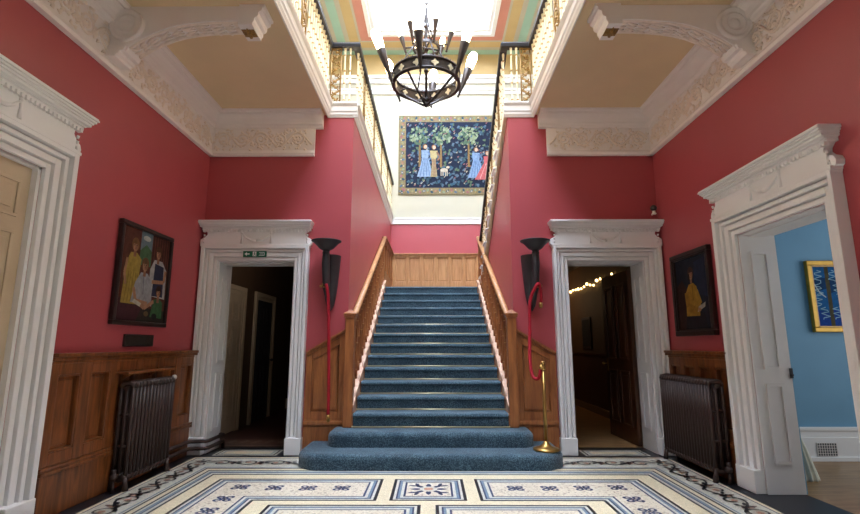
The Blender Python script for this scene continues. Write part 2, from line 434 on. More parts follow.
# ------------------------------------------------------------------ cornices, fascias (trims)
CORN = [(0, 3.80), (0.055, 3.80), (0.065, 3.83), (0.05, 3.86), (0.03, 3.875), (0.03, 4.19), (0.05, 4.20), (0.06, 4.225), (0.075, 4.235), (0.08, 4.26), (0.10, 4.30), (0.14, 4.335), (0.165, 4.345), (0.17, 4.365), (0.20, 4.375), (0.205, 4.40), (0, 4.40)]
UP = [(0, 4.19)] + CORN[6:]
def cornice(n, sgn, side):
    e = empty('trim_%d' % n, (sgn * W, 3.0, 3.8))
    struct(e, 'carved white plaster cornice along the %s hall wall and over its doorway' % side, 'cornice')
    m = MB()
    m.prism([(sgn * (W - d), z) for d, z in CORN], 'y', YR, YB)
    m.prism([(YB - d, z) for d, z in CORN], 'x', sgn * W, sgn * 1.565)
    m.prism([(YB - d, z) for d, z in UP], 'x', sgn * 1.6, sgn * 1.46)
    m.build('cornice_moulding', M['plaster'], e)
    r = MB()
    def scroll(fn, length):
        s = 0.0; k = 0
        n = int(length / 0.04)
        r.tube([fn(i * 0.04, 0.10 * math.sin(2 * PI * i * 0.04 / 0.5)) for i in range(n + 1)], 0.013, 5)
        while s < length - 0.1:
            sg = 1 if k % 2 == 0 else -1
            pts = []
            for q in range(16):
                th = q / 15 * 3.4 * PI; rr = 0.10 * (1 - q / 18)
                pts.append(fn(s + 0.125 + rr * math.sin(th), sg * (0.0 + rr * math.cos(th) * 0.95)))
            r.tube(pts, 0.012, 5)
            for j in range(26):
                a = random.uniform(0, 2 * PI); q0 = random.uniform(0.0, 0.25); w0 = random.uniform(-0.14, 0.14)
                l = random.uniform(0.03, 0.065)
                r.tube([fn(s + q0, w0), fn(s + q0 + l * 0.5 * math.cos(a), w0 + l * 0.5 * math.sin(a)), fn(s + q0 + l * math.cos(a + 0.6), w0 + l * math.sin(a + 0.6))], [0.005, 0.017, 0.004], 5)
            s += 0.25; k += 1
    scroll(lambda s, t: (sgn * (W - 0.034), 2.4 + s, 4.035 + t), 3.8)
    scroll(lambda s, t: (sgn * (W - 0.06 - s), YB - 0.034, 4.035 + t), 1.33)
    r.build('carved_frieze', M['relief'], e)
cornice(1, -1, 'left'); cornice(2, 1, 'right')

FAS = [(0.0, 4.36), (0.0, 4.56), (-0.075, 4.56), (-0.085, 4.545), (-0.07, 4.525), (-0.05, 4.51), (-0.05, 4.44), (-0.035, 4.425), (-0.035, 4.395), (-0.02, 4.375), (-0.015, 4.36)]
def fascia(n, sgn, side):
    m = MB()
    # along the void (x = XV), face toward x = 0
    m.prism([(sgn * (XV + 0.03 + d), z) for d, z in FAS], 'y', YR, YB)
    m.prism([(YB + d, z) for d, z in FAS], 'x', sgn * (XV + 0.03), sgn * (XS - 0.05))
    if sgn < 0:
        m.prism([(-(XS + 0.01 + d), z) for d, z in FAS], 'y', YB - 0.03, YL)
    struct(m.build('trim_%d' % n, M['white']), 'white moulded fascia along the %s gallery edge' % side, 'fascia')
fascia(3, -1, 'left'); fascia(4, 1, 'right')
m = MB(); m.box(-W, W, YL - 0.03, YL, 4.37, 4.53); m.box(-W, W, YL - 0.05, YL, 4.50, 4.53)
struct(m.build('trim_5', M['white']), 'white band across the landing wall below the tapestry', 'trim')
# upper cornice on the landing wall and round the room
m = MB()
for (a, b, d) in ((7.98, 8.07, 0.05), (8.07, 8.12, 0.09), (8.30, 8.42, 0.06), (8.42, 8.50, 0.12)):
    m.box(-W, W, YL - d, YL, a, b)
    m.box(-W, -W + d, YR, YL, a, b); m.box(W - d, W, YR, YL, a, b)
struct(m.build('trim_6', M['white']), 'white upper cornice bands high on the landing wall', 'cornice')
m = MB(); m.box(-W, W, YL - 0.02, YL, 8.50, ZC); m.box(-W, -W + 0.02, YR, YL, 8.5, ZC); m.box(W - 0.02, W, YR, YL, 8.5, ZC)
struct(m.build('trim_7', M['tan']), 'tan painted frieze below the banded upper ceiling', 'trim')

# banded ceiling with the skylight
SX, SY0, SY1 = 1.6, -0.6, 11.4
cm = MB()
def cring(d0, d1, mi):
    o = (-SX - d1, SX + d1, SY0 - d1, min(SY1 + d1, YL)); i = (-SX - d0, SX + d0, SY0 - d0, SY1 + d0)
    cm.mi = mi
    cm.box(o[0], i[0], o[2], o[3], ZC, ZC + 0.1); cm.box(i[1], o[1], o[2], o[3], ZC, ZC + 0.1)
    cm.box(i[0], i[1], o[2], i[2], ZC, ZC + 0.1); cm.box(i[0], i[1], i[3], o[3], ZC, ZC + 0.1)
for d0, d1, mi in ((0, 0.25, 0), (0.25, 0.31, 1), (0.31, 0.55, 2), (0.55, 0.67, 1), (0.67, 0.88, 3)): cring(d0, d1, mi)
cm.mi = 1
cm.box(-W, -SX - 0.88, YR, YL, ZC, ZC + 0.1); cm.box(SX + 0.88, W, YR, YL, ZC, ZC + 0.1); cm.box(-SX - 0.88, SX + 0.88, YR, SY0 - 0.88, ZC, ZC + 0.1)
struct(cm.build('ceiling_upper', [M['salmon'], M['cream'], M['tan'], M['green_pale']]), 'upper ceiling painted in salmon, tan and pale green bands round the skylight', 'ceiling')
sk = empty('window_1', (0, (SY0 + SY1) / 2, ZC)); struct(sk, 'large white framed skylight above the stairs', 'skylight')
m = MB()
def frame_ring(m, hx, y0, y1, w, z0, z1):
    m.box(-hx, -hx + w, y0, y1, z0, z1); m.box(hx - w, hx, y0, y1, z0, z1)
    m.box(-hx + w, hx - w, y0, y0 + w, z0, z1); m.box(-hx + w, hx - w, y1 - w, y1, z0, z1)
frame_ring(m, SX + 0.02, SY0 - 0.02, SY1 + 0.02, 0.10, ZC - 0.05, ZC + 0.2)
frame_ring(m, SX - 0.08, SY0 + 0.08, SY1 - 0.08, 0.08, ZC + 0.03, ZC + 0.5)
frame_ring(m, SX - 0.16, SY0 + 0.16, SY1 - 0.16, 0.12, ZC + 0.36, ZC + 0.75)
m.build('skylight_frame', M['white'], sk)
m = MB()
frame_ring(m, SX - 0.28, SY0 + 0.28, SY1 - 0.28, 0.09, ZC + 0.66, ZC + 0.75)
for i in range(1, 9):
    y = SY0 + 0.28 + (SY1 - SY0 - 0.56) * i / 9; m.box(-SX + 0.3, SX - 0.3, y - 0.03, y + 0.03, ZC + 0.67, ZC + 0.74)
m.box(-0.03, 0.03, SY0 + 0.3, SY1 - 0.3, ZC + 0.67, ZC + 0.74)
m.build('glazing_bars', M['white'], sk)
MB().box(-SX + 0.25, SX - 0.25, SY0 + 0.25, SY1 - 0.25, ZC + 0.745, ZC + 0.76).build('pane', M['sky_pane'], sk)

# ------------------------------------------------------------------ scroll brackets under the galleries
def bracket(sgn, label):
    e = empty('scroll_bracket', (sgn * 2.3, 4.16, 3.885), 0, label, 'bracket')
    X = lambda x: sgn * x
    y0, y1 = 4.06, 4.26
    key = [(2.76, 3.985), (2.70, 4.03), (2.64, 4.07), (2.54, 4.125), (2.43, 4.172), (2.32, 4.203), (2.20, 4.224), (2.06, 4.238), (1.94, 4.244), (1.84, 4.246), (1.76, 4.246)]
    arch = key
    out = [(2.975, 4.40), (2.975, 3.94), (2.78, 3.94)] + arch + [(1.70, 4.246), (1.70, 4.40)]
    MB().prism([(X(x), z) for x, z in out], 'y', y0, y1).build('arched_body', M['plaster'], e, 0.005)
    # moulded end block with stepped profile
    ebp = [(1.76, 4.19), (1.63, 4.19), (1.63, 4.21), (1.615, 4.23), (1.615, 4.26), (1.59, 4.275), (1.58, 4.295), (1.58, 4.32), (1.55, 4.34), (1.545, 4.37), (1.525, 4.375), (1.525, 4.40), (1.76, 4.40)]
    MB().prism([(X(x), z) for x, z in ebp], 'y', y0 - 0.025, y1 + 0.025).build('end_block', M['plaster'], e)
    # foot moulding against the wall
    fp = [(2.975, 3.885), (2.86, 3.885), (2.85, 3.91), (2.83, 3.915), (2.825, 3.94), (2.79, 3.945), (2.775, 3.985), (2.975, 3.985)]
    MB().prism([(X(x), z) for x, z in fp], 'y', y0 - 0.02, y1 + 0.02).build('foot_moulding', M['plaster'], e)
    for face_y, s in ((y0, -1), (y1, 1)):
        T = Matrix.Translation((X(2.79), face_y, 4.20)) @ Matrix.Rotation(s * -PI / 2, 4, 'X')
        m = MB()
        m.lathe([(0.0, 0.03), (0.035, 0.03), (0.045, 0.010), (0.065, 0.010), (0.08, 0.03), (0.095, 0.03), (0.105, 0.010), (0.125, 0.010), (0.137, 0.034), (0.155, 0.03), (0.163, 0.0)], M=T, seg=28)
        m.build('volute', M['plaster'], e)
    # carved leaves on the arched underside
    r = MB()
    for i in range(1, 11):
        x, z = arch[i]; x2, z2 = arch[i - 1]
        for k in range(4):
            yy = y0 + 0.045 + 0.037 * k
            r.tube([(X(x), yy, z - 0.002), (X((x + x2) / 2), yy + random.uniform(-0.02, 0.02), (z + z2) / 2 - 0.016), (X(x2), yy + random.uniform(-0.03, 0.03), z2 - 0.002)], [0.006, 0.016, 0.004], 5)
    for yy in (y0 + 0.02, y1 - 0.02): r.tube([(X(x), yy, z - 0.003) for x, z in arch], 0.012, 6)
    r.build('carved_underside', M['relief'], e)
    s = MB(); s.box(X(1.755), X(1.637), y0 + 0.045, y1 - 0.045, 4.185, 4.191)
    c = Vector((X(1.696), (y0 + y1) / 2, 4.184))
    for k in range(8):
        a = k * PI / 4; l = 0.075 if k % 2 == 0 else 0.045
        s.tube([c, c + Vector((0.75 * l * 0.6 * math.cos(a), l * 0.6 * math.sin(a), -0.01)), c + Vector((0.75 * l * math.cos(a), l * math.sin(a), 0.003))], [0.02, 0.016, 0.003], 6)
    s.ball(c, 0.02)
    tag(s.build('star_rosette', M['gold_dark'], e), 'gilded star rosette')
bracket(-1, 'white plaster scroll bracket with gilt star under the left gallery soffit')
bracket(1, 'white plaster scroll bracket with gilt star under the right gallery soffit')

# ------------------------------------------------------------------ door surrounds (local: opening centre at 0, wall face y = 0, room at -y)
def surround(e, w, thick, cwl=0.2, cwr=0.2, dh=2.35, hw=0.21, ez=0.86, ov=0.45, dp=0.72, reveals=True, conceal=0.0):
    """w = opening width; builds children of e in its local frame (x along the wall, room towards -y)"""
    h = w / 2
    a = MB()
    steps = ((0.0, 0.19, 0.034), (0.19, 0.26, 0.014), (0.26, 0.50, 0.05), (0.50, 0.57, 0.026), (0.57, 0.72, 0.066), (0.72, 0.79, 0.04), (0.79, 1.0, 0.095))
    for f0, f1, d in steps:
        a.box(-h - f1 * cwl, -h - f0 * cwl, -d, 0, 0, dh + f1 * hw); a.box(h + f0 * cwr, h + f1 * cwr, -d, 0, 0, dh + f1 * hw); a.box(-h - f0 * cwl, h + f0 * cwr, -d, 0, dh + f0 * hw, dh + f1 * hw)
    a.build('architrave', M['white'], e, 0.005, local=True)
    for s, cw in ((-1, cwl), (1, cwr)):
        MB().box(s * (h - 0.004), s * (h + cw + 0.010), -0.10, 0, 0, 0.20).build('plinth_block', M['white'], e, 0.008, local=True)
    HL, HR = -h - cwl, h + cwr; z0 = dh + hw
    Z = lambda v: z0 + v * ez
    ear = [(0.0, 0.0), (0.03, 0.02), (0.036, 0.06), (0.02, 0.10), (-0.03, 0.13), (-0.06, 0.17), (-0.055, 0.20), (-0.02, 0.24)]
    MB().prism([(HR + x, Z(z)) for x, z in ear] + [(HL - x, Z(z)) for x, z in ear[::-1]], 'y', -0.07, 0).build('frieze', M['white'], e, 0.004, local=True)
    m = MB()
    m.box(HL - 0.012, HR + 0.012, -0.098, 0, z0 - 0.012, z0 + 0.016); m.box(HL - 0.004, HR + 0.004, -0.09, 0, z0 - 0.028, z0)
    m.build('frieze_bead', M['white'], e, 0.004, local=True)
    m = MB()
    for za, zb, o, d in ((0.235, 0.262, 0.015, 0.125), (0.262, 0.275, 0.02, 0.15), (0.275, 0.30, 0.045, 0.19), (0.30, 0.318, 0.055, 0.21), (0.318, 0.338, 0.075, 0.23), (0.338, 0.355, 0.09, 0.25), (0.355, 0.37, 0.085, 0.24)):
        m.box(HL - o * ov, HR + o * ov, -d * dp, 0, Z(za), Z(zb))
    m.build('cornice', M['white'], e, 0.005, local=True)
    m = MB(); n = int((HR - HL) / 0.042)
    for i in range(n):
        x = HL + (i + 0.5) * (HR - HL) / n; m.box(x - 0.012, x + 0.012, -0.098, -0.06, Z(0.205), Z(0.24))
    m.build('dentil_course', M['white'], e, local=True)
    m = MB()
    for s in (-1, 1):
        x = s * 0.19
        m.tube([(x, -0.07, Z(0.225)), (x, -0.078, Z(0.13)), (x, -0.074, Z(0.03))], [0.016, 0.010, 0.017], 6)
        m.ball((x, -0.075, Z(0.19)), 0.018)
        m.tube([(x, -0.072, Z(0.18)), (s * 0.13, -0.078, Z(0.115)), (s * 0.07, -0.082, Z(0.08)), (0, -0.084, Z(0.07))], [0.008, 0.012, 0.016, 0.02], 7)
    for x in (HL + 0.025, HR - 0.025):
        for k in range(3): m.tube([(x, -0.07, Z(0.04 + 0.05 * k)), (x, -0.078, Z(0.07 + 0.05 * k))], 0.012, 6)
    m.build('swag', M['white'], e, local=True)
    DH = dh
    if not reveals:
        m = MB(); m.box(-h, -h + 0.03, 0, 0.16, 0, dh); m.box(h - 0.03, h, 0, 0.16, 0, dh); m.box(-h, h, 0, 0.16, dh - 0.02, dh); m.build('door_stop', M['white'], e, local=True)
    # panelled reveals through the wall
    for s in (-1, 1) if reveals else ():
        x = s * h
        m = MB(); m.box(x - s * 0.018, x + s * 0.004, 0, thick, 0, DH)
        rv = m.build('reveal', M['reveal'], e, 0.004, local=True)
        for z0r, z1r in ((0.25, 0.95), (1.08, 2.18)):
            p = MB(); y0, y1 = thick * 0.26, thick * 0.74
            xo = x - s * 0.018
            for q in ((y0, y1, z0r, z0r + 0.026), (y0, y1, z1r - 0.026, z1r), (y0, y0 + 0.026, z0r + 0.026, z1r - 0.026), (y1 - 0.026, y1, z0r + 0.026, z1r - 0.026)):
                p.box(xo - s * 0.016, xo, *q)
            p.box(xo - s * 0.004, xo, y0 + 0.03, y1 - 0.03, z0r + 0.03, z1r - 0.03)
            p.build('reveal_panel', M['reveal'], rv, local=True)
    m = MB(); m.box(-h, h, 0, thick, DH - 0.012, DH)
    m.box(-h, h, thick * 0.25, thick * 0.75, DH - 0.022, DH - 0.012); m.build('head_lining', M['reveal'], e, 0.003, local=True)

d1 = empty('door_1', (-2.255, YB, 0), 0); struct(d1, 'white door surround with a green exit sign left of the staircase', 'doorway')
surround(d1, 1.0, 0.4, 0.2, 0.185, dh=2.375, hw=0.19)
d2 = empty('door_2', (2.255, YB, 0), 0); struct(d2, 'white door surround with a half open dark door right of the staircase', 'doorway')
surround(d2, 1.0, 0.4, 0.185, 0.2, dh=2.375, hw=0.19)
d3 = empty('door_3', (W, 4.0975, 0), -PI / 2); struct(d3, 'white door surround opening into the blue room on the right', 'doorway')
surround(d3, 1.105, 0.34, 0.26, 0.165, ov=0.55)
d4 = empty('door_4', (-W, 3.035, 0), PI / 2); struct(d4, 'white surround of the closed cream door at the near left', 'doorway')
surround(d4, 1.07, 0.10, 0.24, 0.25, dh=2.64, ez=0.9, ov=0.7, reveals=False)

def door_leaf(name, parent, M4, w, h, mat, panels, handle_x, hm, t=0.045, local=True, lab=None):
    """leaf in a local frame: x 0..w, y 0..t, z 0..h, transformed by M4"""
    m = MB(); m.box(0, w, 0, t, 0.01, h, M4)
    lf = m.build(name, mat, parent, 0.003, local=local)
    if lab: tag(lf, lab)
    for x0, x1, z0, z1 in panels:
        p = MB()
        for yy, s in ((0, -1), (t, 1)):
            for q in ((x0, x1, z0, z0 + 0.025), (x0, x1, z1 - 0.025, z1), (x0, x0 + 0.025, z0 + 0.025, z1 - 0.025), (x1 - 0.025, x1, z0 + 0.025, z1 - 0.025)):
                p.box(q[0], q[1], yy, yy + s * 0.012, q[2], q[3], M4)
            p.box(x0 + 0.06, x1 - 0.06, yy, yy + s * 0.008, z0 + 0.06, z1 - 0.06, M4)
        p.build('door_panel', mat, lf, 0.004, local=local)
    if handle_x is not None:
        k = MB()
        for yy, s in ((0, -1), (t, 1)):
            k.box(handle_x - 0.02, handle_x + 0.02, yy, yy + s * 0.006, 0.92, 1.10, M4)
            k.tube([M4 @ Vector((handle_x, yy, 1.03)), M4 @ Vector((handle_x, yy + s * 0.05, 1.03))], 0.009, 8)
            k.ball(M4 @ Vector((handle_x, yy + s * 0.06, 1.03)), 0.026)
        k.build('door_knob', hm, lf, local=local)
    return lf
SIX = lambda w, h: [(0.11, w / 2 - 0.05, 0.22, 0.95), (w / 2 + 0.05, w - 0.11, 0.22, 0.95), (0.11, w / 2 - 0.05, 1.10, h - 0.50), (w / 2 + 0.05, w - 0.11, 1.10, h - 0.50), (0.11, w / 2 - 0.05, h - 0.40, h - 0.12), (w / 2 + 0.05, w - 0.11, h - 0.40, h - 0.12)]
# near left closed door
door_leaf('door_leaf', d4, Matrix.Translation((-0.53, 0.045, 0)), 1.06, 2.62, M['cream_door'], SIX(1.06, 2.62), 0.07, M['brass'], lab='cream six panel door leaf')
# dark open leaf of the right doorway, hinged at the far right jamb and swung into the room
door_leaf('door_leaf', d2, Matrix.Translation((0.475, 0.41, 0)) @ Matrix.Rotation(math.radians(92), 4, 'Z'), 0.93, DH - 0.03, M['dark_wood'],
          [(0.12, 0.42, 0.22, 0.95), (0.52, 0.82, 0.22, 0.95), (0.12, 0.42, 1.10, 2.15), (0.52, 0.82, 1.10, 2.15)], 0.87, M['brass'], lab='dark brown panelled door leaf standing open')
# lock plate on the far reveal of the blue room doorway
lk = MB(); lk.box(-0.55, -0.525, 0.318, 0.345, 1.00, 1.09); lk.tube([(-0.53, 0.33, 1.03), (-0.505, 0.33, 1.03)], 0.009, 6)
tag(lk.build('lock_plate', M['black'], d3, local=True), 'dark lock plate')

# ------------------------------------------------------------------ panelling
def dado_run(n, label, axis, wall, face, a0, a1, z0, z1, panels, mat, skirt=0.38, pz0=None, pz1=None):
    """flat panelling: wall plane coordinate, face = direction (+1/-1) into the room"""
    cx = (a0 + a1) / 2
    e = empty('trim_%d' % n, (wall, cx, z0) if axis == 'y' else (cx, wall, z0)); struct(e, label, 'panelling')
    def bx(m, p, q, d0, d1, lo, hi):
        u0, u1 = wall + face * d0, wall + face * d1
        if axis == 'y': m.box(u0, u1, p, q, lo, hi)
        else: m.box(p, q, u0, u1, lo, hi)
    m = MB(); bx(m, a0, a1, 0, 0.01, z0, z1); m.build('backing_board', mat, e)
    if skirt:
        m = MB(); bx(m, a0, a1, 0, 0.066, z0, z0 + skirt - 0.06); bx(m, a0, a1, 0, 0.08, z0 + skirt - 0.06, z0 + skirt - 0.03); bx(m, a0, a1, 0, 0.07, z0 + skirt - 0.03, z0 + skirt)
        m.build('skirting', mat, e, 0.006)
    m = MB(); bx(m, a0, a1, 0, 0.07, z1 - 0.06, z1 - 0.03); bx(m, a0, a1, 0, 0.095, z1 - 0.03, z1); bx(m, a0, a1, 0, 0.06, z1 - 0.085, z1 - 0.06)
    m.build('dado_rail', mat, e, 0.006)
    pz0 = z0 + skirt + 0.1 if pz0 is None else pz0; pz1 = z1 - 0.17 if pz1 is None else pz1
    m = MB(); edges = [a0] + [v for p in panels for v in p] + [a1]
    for i in range(0, len(edges), 2): 
        if edges[i + 1] - edges[i] > 0.002: bx(m, edges[i], edges[i + 1], 0.0, 0.055, z0 + skirt, z1 - 0.06)
    for p, q in panels:
        bx(m, p, q, 0, 0.055, z0 + skirt, pz0); bx(m, p, q, 0, 0.055, pz1, z1 - 0.06)
    m.build('stile_frame', mat, e, 0.005)
    for p, q in panels:
        m = MB(); bx(m, p + 0.04, q - 0.04, 0, 0.016, pz0 + 0.04, pz1 - 0.04)
        for w0, w1, l0, l1 in ((p, q, pz0, pz0 + 0.015), (p, q, pz1 - 0.015, pz1), (p, p + 0.015, pz0 + 0.015, pz1 - 0.015), (q - 0.015, q, pz0 + 0.015, pz1 - 0.015)): bx(m, w0, w1, 0, 0.05, l0, l1)
        m.build('panel', mat, e, 0.006)
pl = [(3.95 + 0.385 * i, 3.95 + 0.385 * i + 0.26) for i in range(6)]
dado_run(8, 'brown wooden panelling along the left hall wall behind the radiator', 'y', -W, 1, 3.87, YB, 0, 1.235, pl, M['mahogany'])
pr = [(4.97 + 0.31 * i, 4.97 + 0.31 * i + 0.21) for i in range(4)]
dado_run(9, 'brown wooden panelling along the right hall wall behind the radiator', 'y', W, -1, 4.88, YB, 0, 1.235, pr, M['mahogany'])
dado_run(10, 'pale oak panelling across the back of the stair landing', 'x', YL, -1, -1.03, 2.2, ZL, 3.59, [(-0.93 + 0.355 * i, -0.93 + 0.355 * i + 0.29) for i in range(9)], M['oak_light'], 0.12, 2.86, 3.50)
dado_run(11, 'oak panelling along the left end of the stair landing', 'y', -XS, 1, 10.28, YL - 0.02, ZL, 3.59, [(10.36 + 0.48 * i, 10.36 + 0.48 * i + 0.38) for i in range(4)], M['oak'], 0.12, 2.86, 3.50)

# raked oak dado beside the newels, facing the hall
def raked_front(n, sgn, side):
    e = empty('trim_%d' % n, (sgn * 1.3, YB, RISE)); struct(e, 'raked oak panel between the %s doorway and the newel post' % side, 'panelling')
    f = lambda x: 1.215 + (1.555 - x) * (1.50 - 1.215) / (1.555 - 1.07)
    X = lambda x: sgn * x
    y = YB
    pr = lambda m, pts, d: m.prism([(X(a), b) for a, b in pts], 'y', y - d, y)
    m = MB(); pr(m, [(1.552, 0), (1.0, 0), (1.0, f(1.0)), (1.552, f(1.552))], 0.02); m.build('backing_board', M['oak'], e)
    m = MB(); pr(m, [(1.552, 0), (1.0, 0), (1.0, 0.33), (1.552, 0.33)], 0.05); pr(m, [(1.552, 0.345), (1.0, 0.345), (1.0, 0.385), (1.552, 0.385)], 0.065); pr(m, [(1.552, 0.33), (1.0, 0.33), (1.0, 0.40), (1.552, 0.40)], 0.045)
    m.build('skirting', M['oak'], e, 0.006)
    m = MB(); pr(m, [(1.552, f(1.552) - 0.03), (1.0, f(1.0) - 0.03), (1.0, f(1.0)), (1.552, f(1.552))], 0.075); pr(m, [(1.552, f(1.552) - 0.06), (1.0, f(1.0) - 0.06), (1.0, f(1.0)), (1.552, f(1.552))], 0.05)
    m.build('dado_rail', M['oak'], e, 0.005)
    a, b, lo = 1.47, 1.14, 0.50
    g = lambda x: f(x) - 0.15
    m = MB()
    pr(m, [(1.552, 0.4), (a, 0.4), (a, f(a) - 0.06), (1.552, f(1.552) - 0.06)], 0.038); pr(m, [(b, 0.4), (1.0, 0.4), (1.0, f(1.0) - 0.06), (b, f(b) - 0.06)], 0.038)
    pr(m, [(a, 0.4), (b, 0.4), (b, lo), (a, lo)], 0.038); pr(m, [(a, g(a)), (b, g(b)), (b, f(b) - 0.06), (a, f(a) - 0.06)], 0.038)
    m.build('stile_frame', M['oak'], e, 0.005)
    m = MB()
    pr(m, [(a - 0.03, lo + 0.03), (b + 0.03, lo + 0.03), (b + 0.03, g(b + 0.03) - 0.03), (a - 0.03, g(a - 0.03) - 0.03)], 0.03)
    m.tube([(X(a - 0.01), y - 0.034, lo + 0.01), (X(b + 0.01), y - 0.034, lo + 0.01), (X(b + 0.01), y - 0.034, g(b) - 0.01), (X(a - 0.01), y - 0.034, g(a) - 0.01), (X(a - 0.01), y - 0.034, lo + 0.01)], 0.009, 6)
    m.build('panel', M['oak'], e)
raked_front(12, -1, 'left'); raked_front(13, 1, 'right')

# ------------------------------------------------------------------ staircase
st = empty('staircase', (0, Y1, 0), 0, 'broad straight staircase rising between pink walls to the panelled landing', 'staircase')
ORD = 'first second third fourth fifth sixth seventh eighth ninth tenth eleventh twelfth thirteenth fourteenth fifteenth'.split()
def curtail(hw, y0, y1, r):
    pts = []
    for k in range(9):
        a = PI + k * PI / 16; pts.append((-hw + r + r * math.cos(a), y0 + r + r * math.sin(a)))
    for k in range(9):
        a = 1.5 * PI + k * PI / 16; pts.append((hw - r + r * math.cos(a), y0 + r + r * math.sin(a)))
    return pts + [(hw, y1), (-hw, y1)]
for i in range(15):
    y = Y1 + i * GO
    m = MB()
    if i == 0: m.prism(curtail(1.43, 5.46, YB - 0.07, 0.33), 'z', 0, RISE - 0.012)
    elif i == 1: m.prism(curtail(1.155, 5.82, YB - 0.07, 0.16), 'z', RISE - 0.012, 2 * RISE - 0.012)
    elif i < 14: m.box(-0.944, 0.944, y, y + GO + 0.01, (i - 1) * RISE, (i + 1) * RISE - 0.012)
    else: m.box(-0.944, 0.944, y, y + 0.03, ZL - RISE - 0.02, ZL - 0.012)
    m.build('step', M['oak'], st)
struct(MB().box(-XS, XS, YLN + 0.03, YL - 0.005, ZL - 0.2, ZL - 0.012).box(XS, 2.05, YLN + 0.06, YL - 0.005, ZL - 0.2, ZL - 0.012).build('floor_landing', M['oak']), 'wooden landing floor at the head of the carpeted stairs', 'floor')
nose = lambda y: (y - Y1) / GO * RISE + RISE      # nosing line height
def string_bm(sgn):
    m = MB()
    x0, x1 = 0.946, 1.045
    ya, yb = Y1 + 2 * GO + 0.03, YLN + 0.15
    m.prism([(ya, nose(ya) - 0.20), (ya, nose(ya) + 0.05), (yb, nose(yb) + 0.05), (yb, nose(yb) - 0.4)], 'x', sgn * x0, sgn * x1)
    m.prism([(ya, nose(ya) + 0.05), (ya, nose(ya) + 0.075), (yb, nose(yb) + 0.075), (yb, nose(yb) + 0.05)], 'x', sgn * (x0 - 0.012), sgn * x1)
    return m
for s in (-1, 1):
    sb = string_bm(s).build('stair_string', M['string_wood'], st, 0.004)
    for i in range(3, 15):
        y = Y1 + i * GO; z = nose(y) + 0.075
        b = MB(); pts = []
        for q in range(12):
            th = q / 11 * 2.6 * PI; r = 0.055 * (1 - q / 15)
            pts.append((s * 0.945, y + 0.0 + r * math.sin(th), z - 0.02 + r * math.cos(th) * 0.9))
        b.tube(pts, 0.012, 5); b.tube([(s * 0.945, y - 0.12, z - 0.07), (s * 0.94, y - 0.05, z + 0.01), (s * 0.945, y + 0.02, z + 0.03)], [0.008, 0.02, 0.008], 6)
        b.build('string_scroll', M['string_wood'], sb)

# carpet: one continuous blue runner
cm = MB()
cw = 0.93
hw1, hw2 = 1.46, 1.185
def bull(hw, y0, y1, r, z0, z1, rr=0.065):
    """curtail step cover with a rounded top edge"""
    base = curtail(hw, y0, y1, r)
    loopsl = [(0.0, z0)] + [(rr * (1 - math.cos(a)) , z1 - rr + rr * math.sin(a)) for a in [k * PI / 10 for k in range(6)]]
    prev = None
    n = len(base)
    c = Vector((0, (y0 + y1) / 2))
    for ins, z in loopsl:
        rg = []
        for i, (x, y) in enumerate(base):
            p0, p1, p2 = Vector(base[i - 1]), Vector((x, y)), Vector(base[(i + 1) % n])
            a = (p2 - p0).normalized(); nrm = Vector((-a.y, a.x))
            if i >= n - 2: q = Vector((x - math.copysign(ins, x), y))
            else: q = p1 + nrm * ins
            rg.append(cm.bm.verts.new((q.x, q.y, z)))
        if prev:
            for i in range(n):
                f = cm.bm.faces.new((prev[i], prev[(i + 1) % n], rg[(i + 1) % n], rg[i])); f.smooth = True
        prev = rg
    cm.bm.faces.new(prev)
bull(hw1, 5.425, YB - 0.075, 0.34, 0.004, RISE)
bull(hw2, 5.79, YB - 0.075, 0.17, RISE, 2 * RISE)
prof = []
for i in range(2, 15):
    y = Y1 + i * GO; z0 = i * RISE; z1 = z0 + RISE
    prof.append((y - 0.008, z0 + 0.002)); prof.append((y - 0.010, z1 - 0.055))
    for k in range(6):
        a = PI - k * PI / 10
        prof.append((y + 0.012 + 0.036 * math.cos(a), z1 - 0.036 + 0.036 * math.sin(a)))
    if i < 14: prof.append((y + GO - 0.008, z1))
    else: prof.append((YL - 0.06, z1))
A = [cm.bm.verts.new((-cw, y, z)) for y, z in prof]; B = [cm.bm.verts.new((cw, y, z)) for y, z in prof]
for i in range(len(prof) - 1):
    f = cm.bm.faces.new((A[i], B[i], B[i + 1], A[i + 1]))
# side edges give the pile its thickness
for R_, sx in ((A, 0.0), (B, 0.0)):
    L = [cm.bm.verts.new((v.co.x, v.co.y + 0.02, v.co.z - 0.014)) for v in R_]
    for i in range(len(R_) - 1): cm.bm.faces.new((R_[i], R_[i + 1], L[i + 1], L[i]))
tag(cm.build('stair_carpet', M['carpet']), 'blue ribbed carpet covering the stairs from hall floor to landing', 'carpet')
rods = None
for i in range(2, 15):
    y = Y1 + i * GO - 0.018; z = i * RISE + 0.010
    if rods is None:
        m = MB(); m.tube([(-0.935, 0, 0), (0.935, 0, 0)], 0.0085, 8)
        for s in (-1, 1): m.ball((s * 0.934, 0, 0), 0.012)
        o = rods = m.build('stair_rod', M['rod'])
    else:
        o = rods.copy(); COL.objects.link(o)
    o.location = (0, y, z)
    tag(o, 'slim brass stair rod at the foot of the %s blue carpeted riser from the floor' % ORD[i], 'stair rod', 'stair rods across the blue carpet')

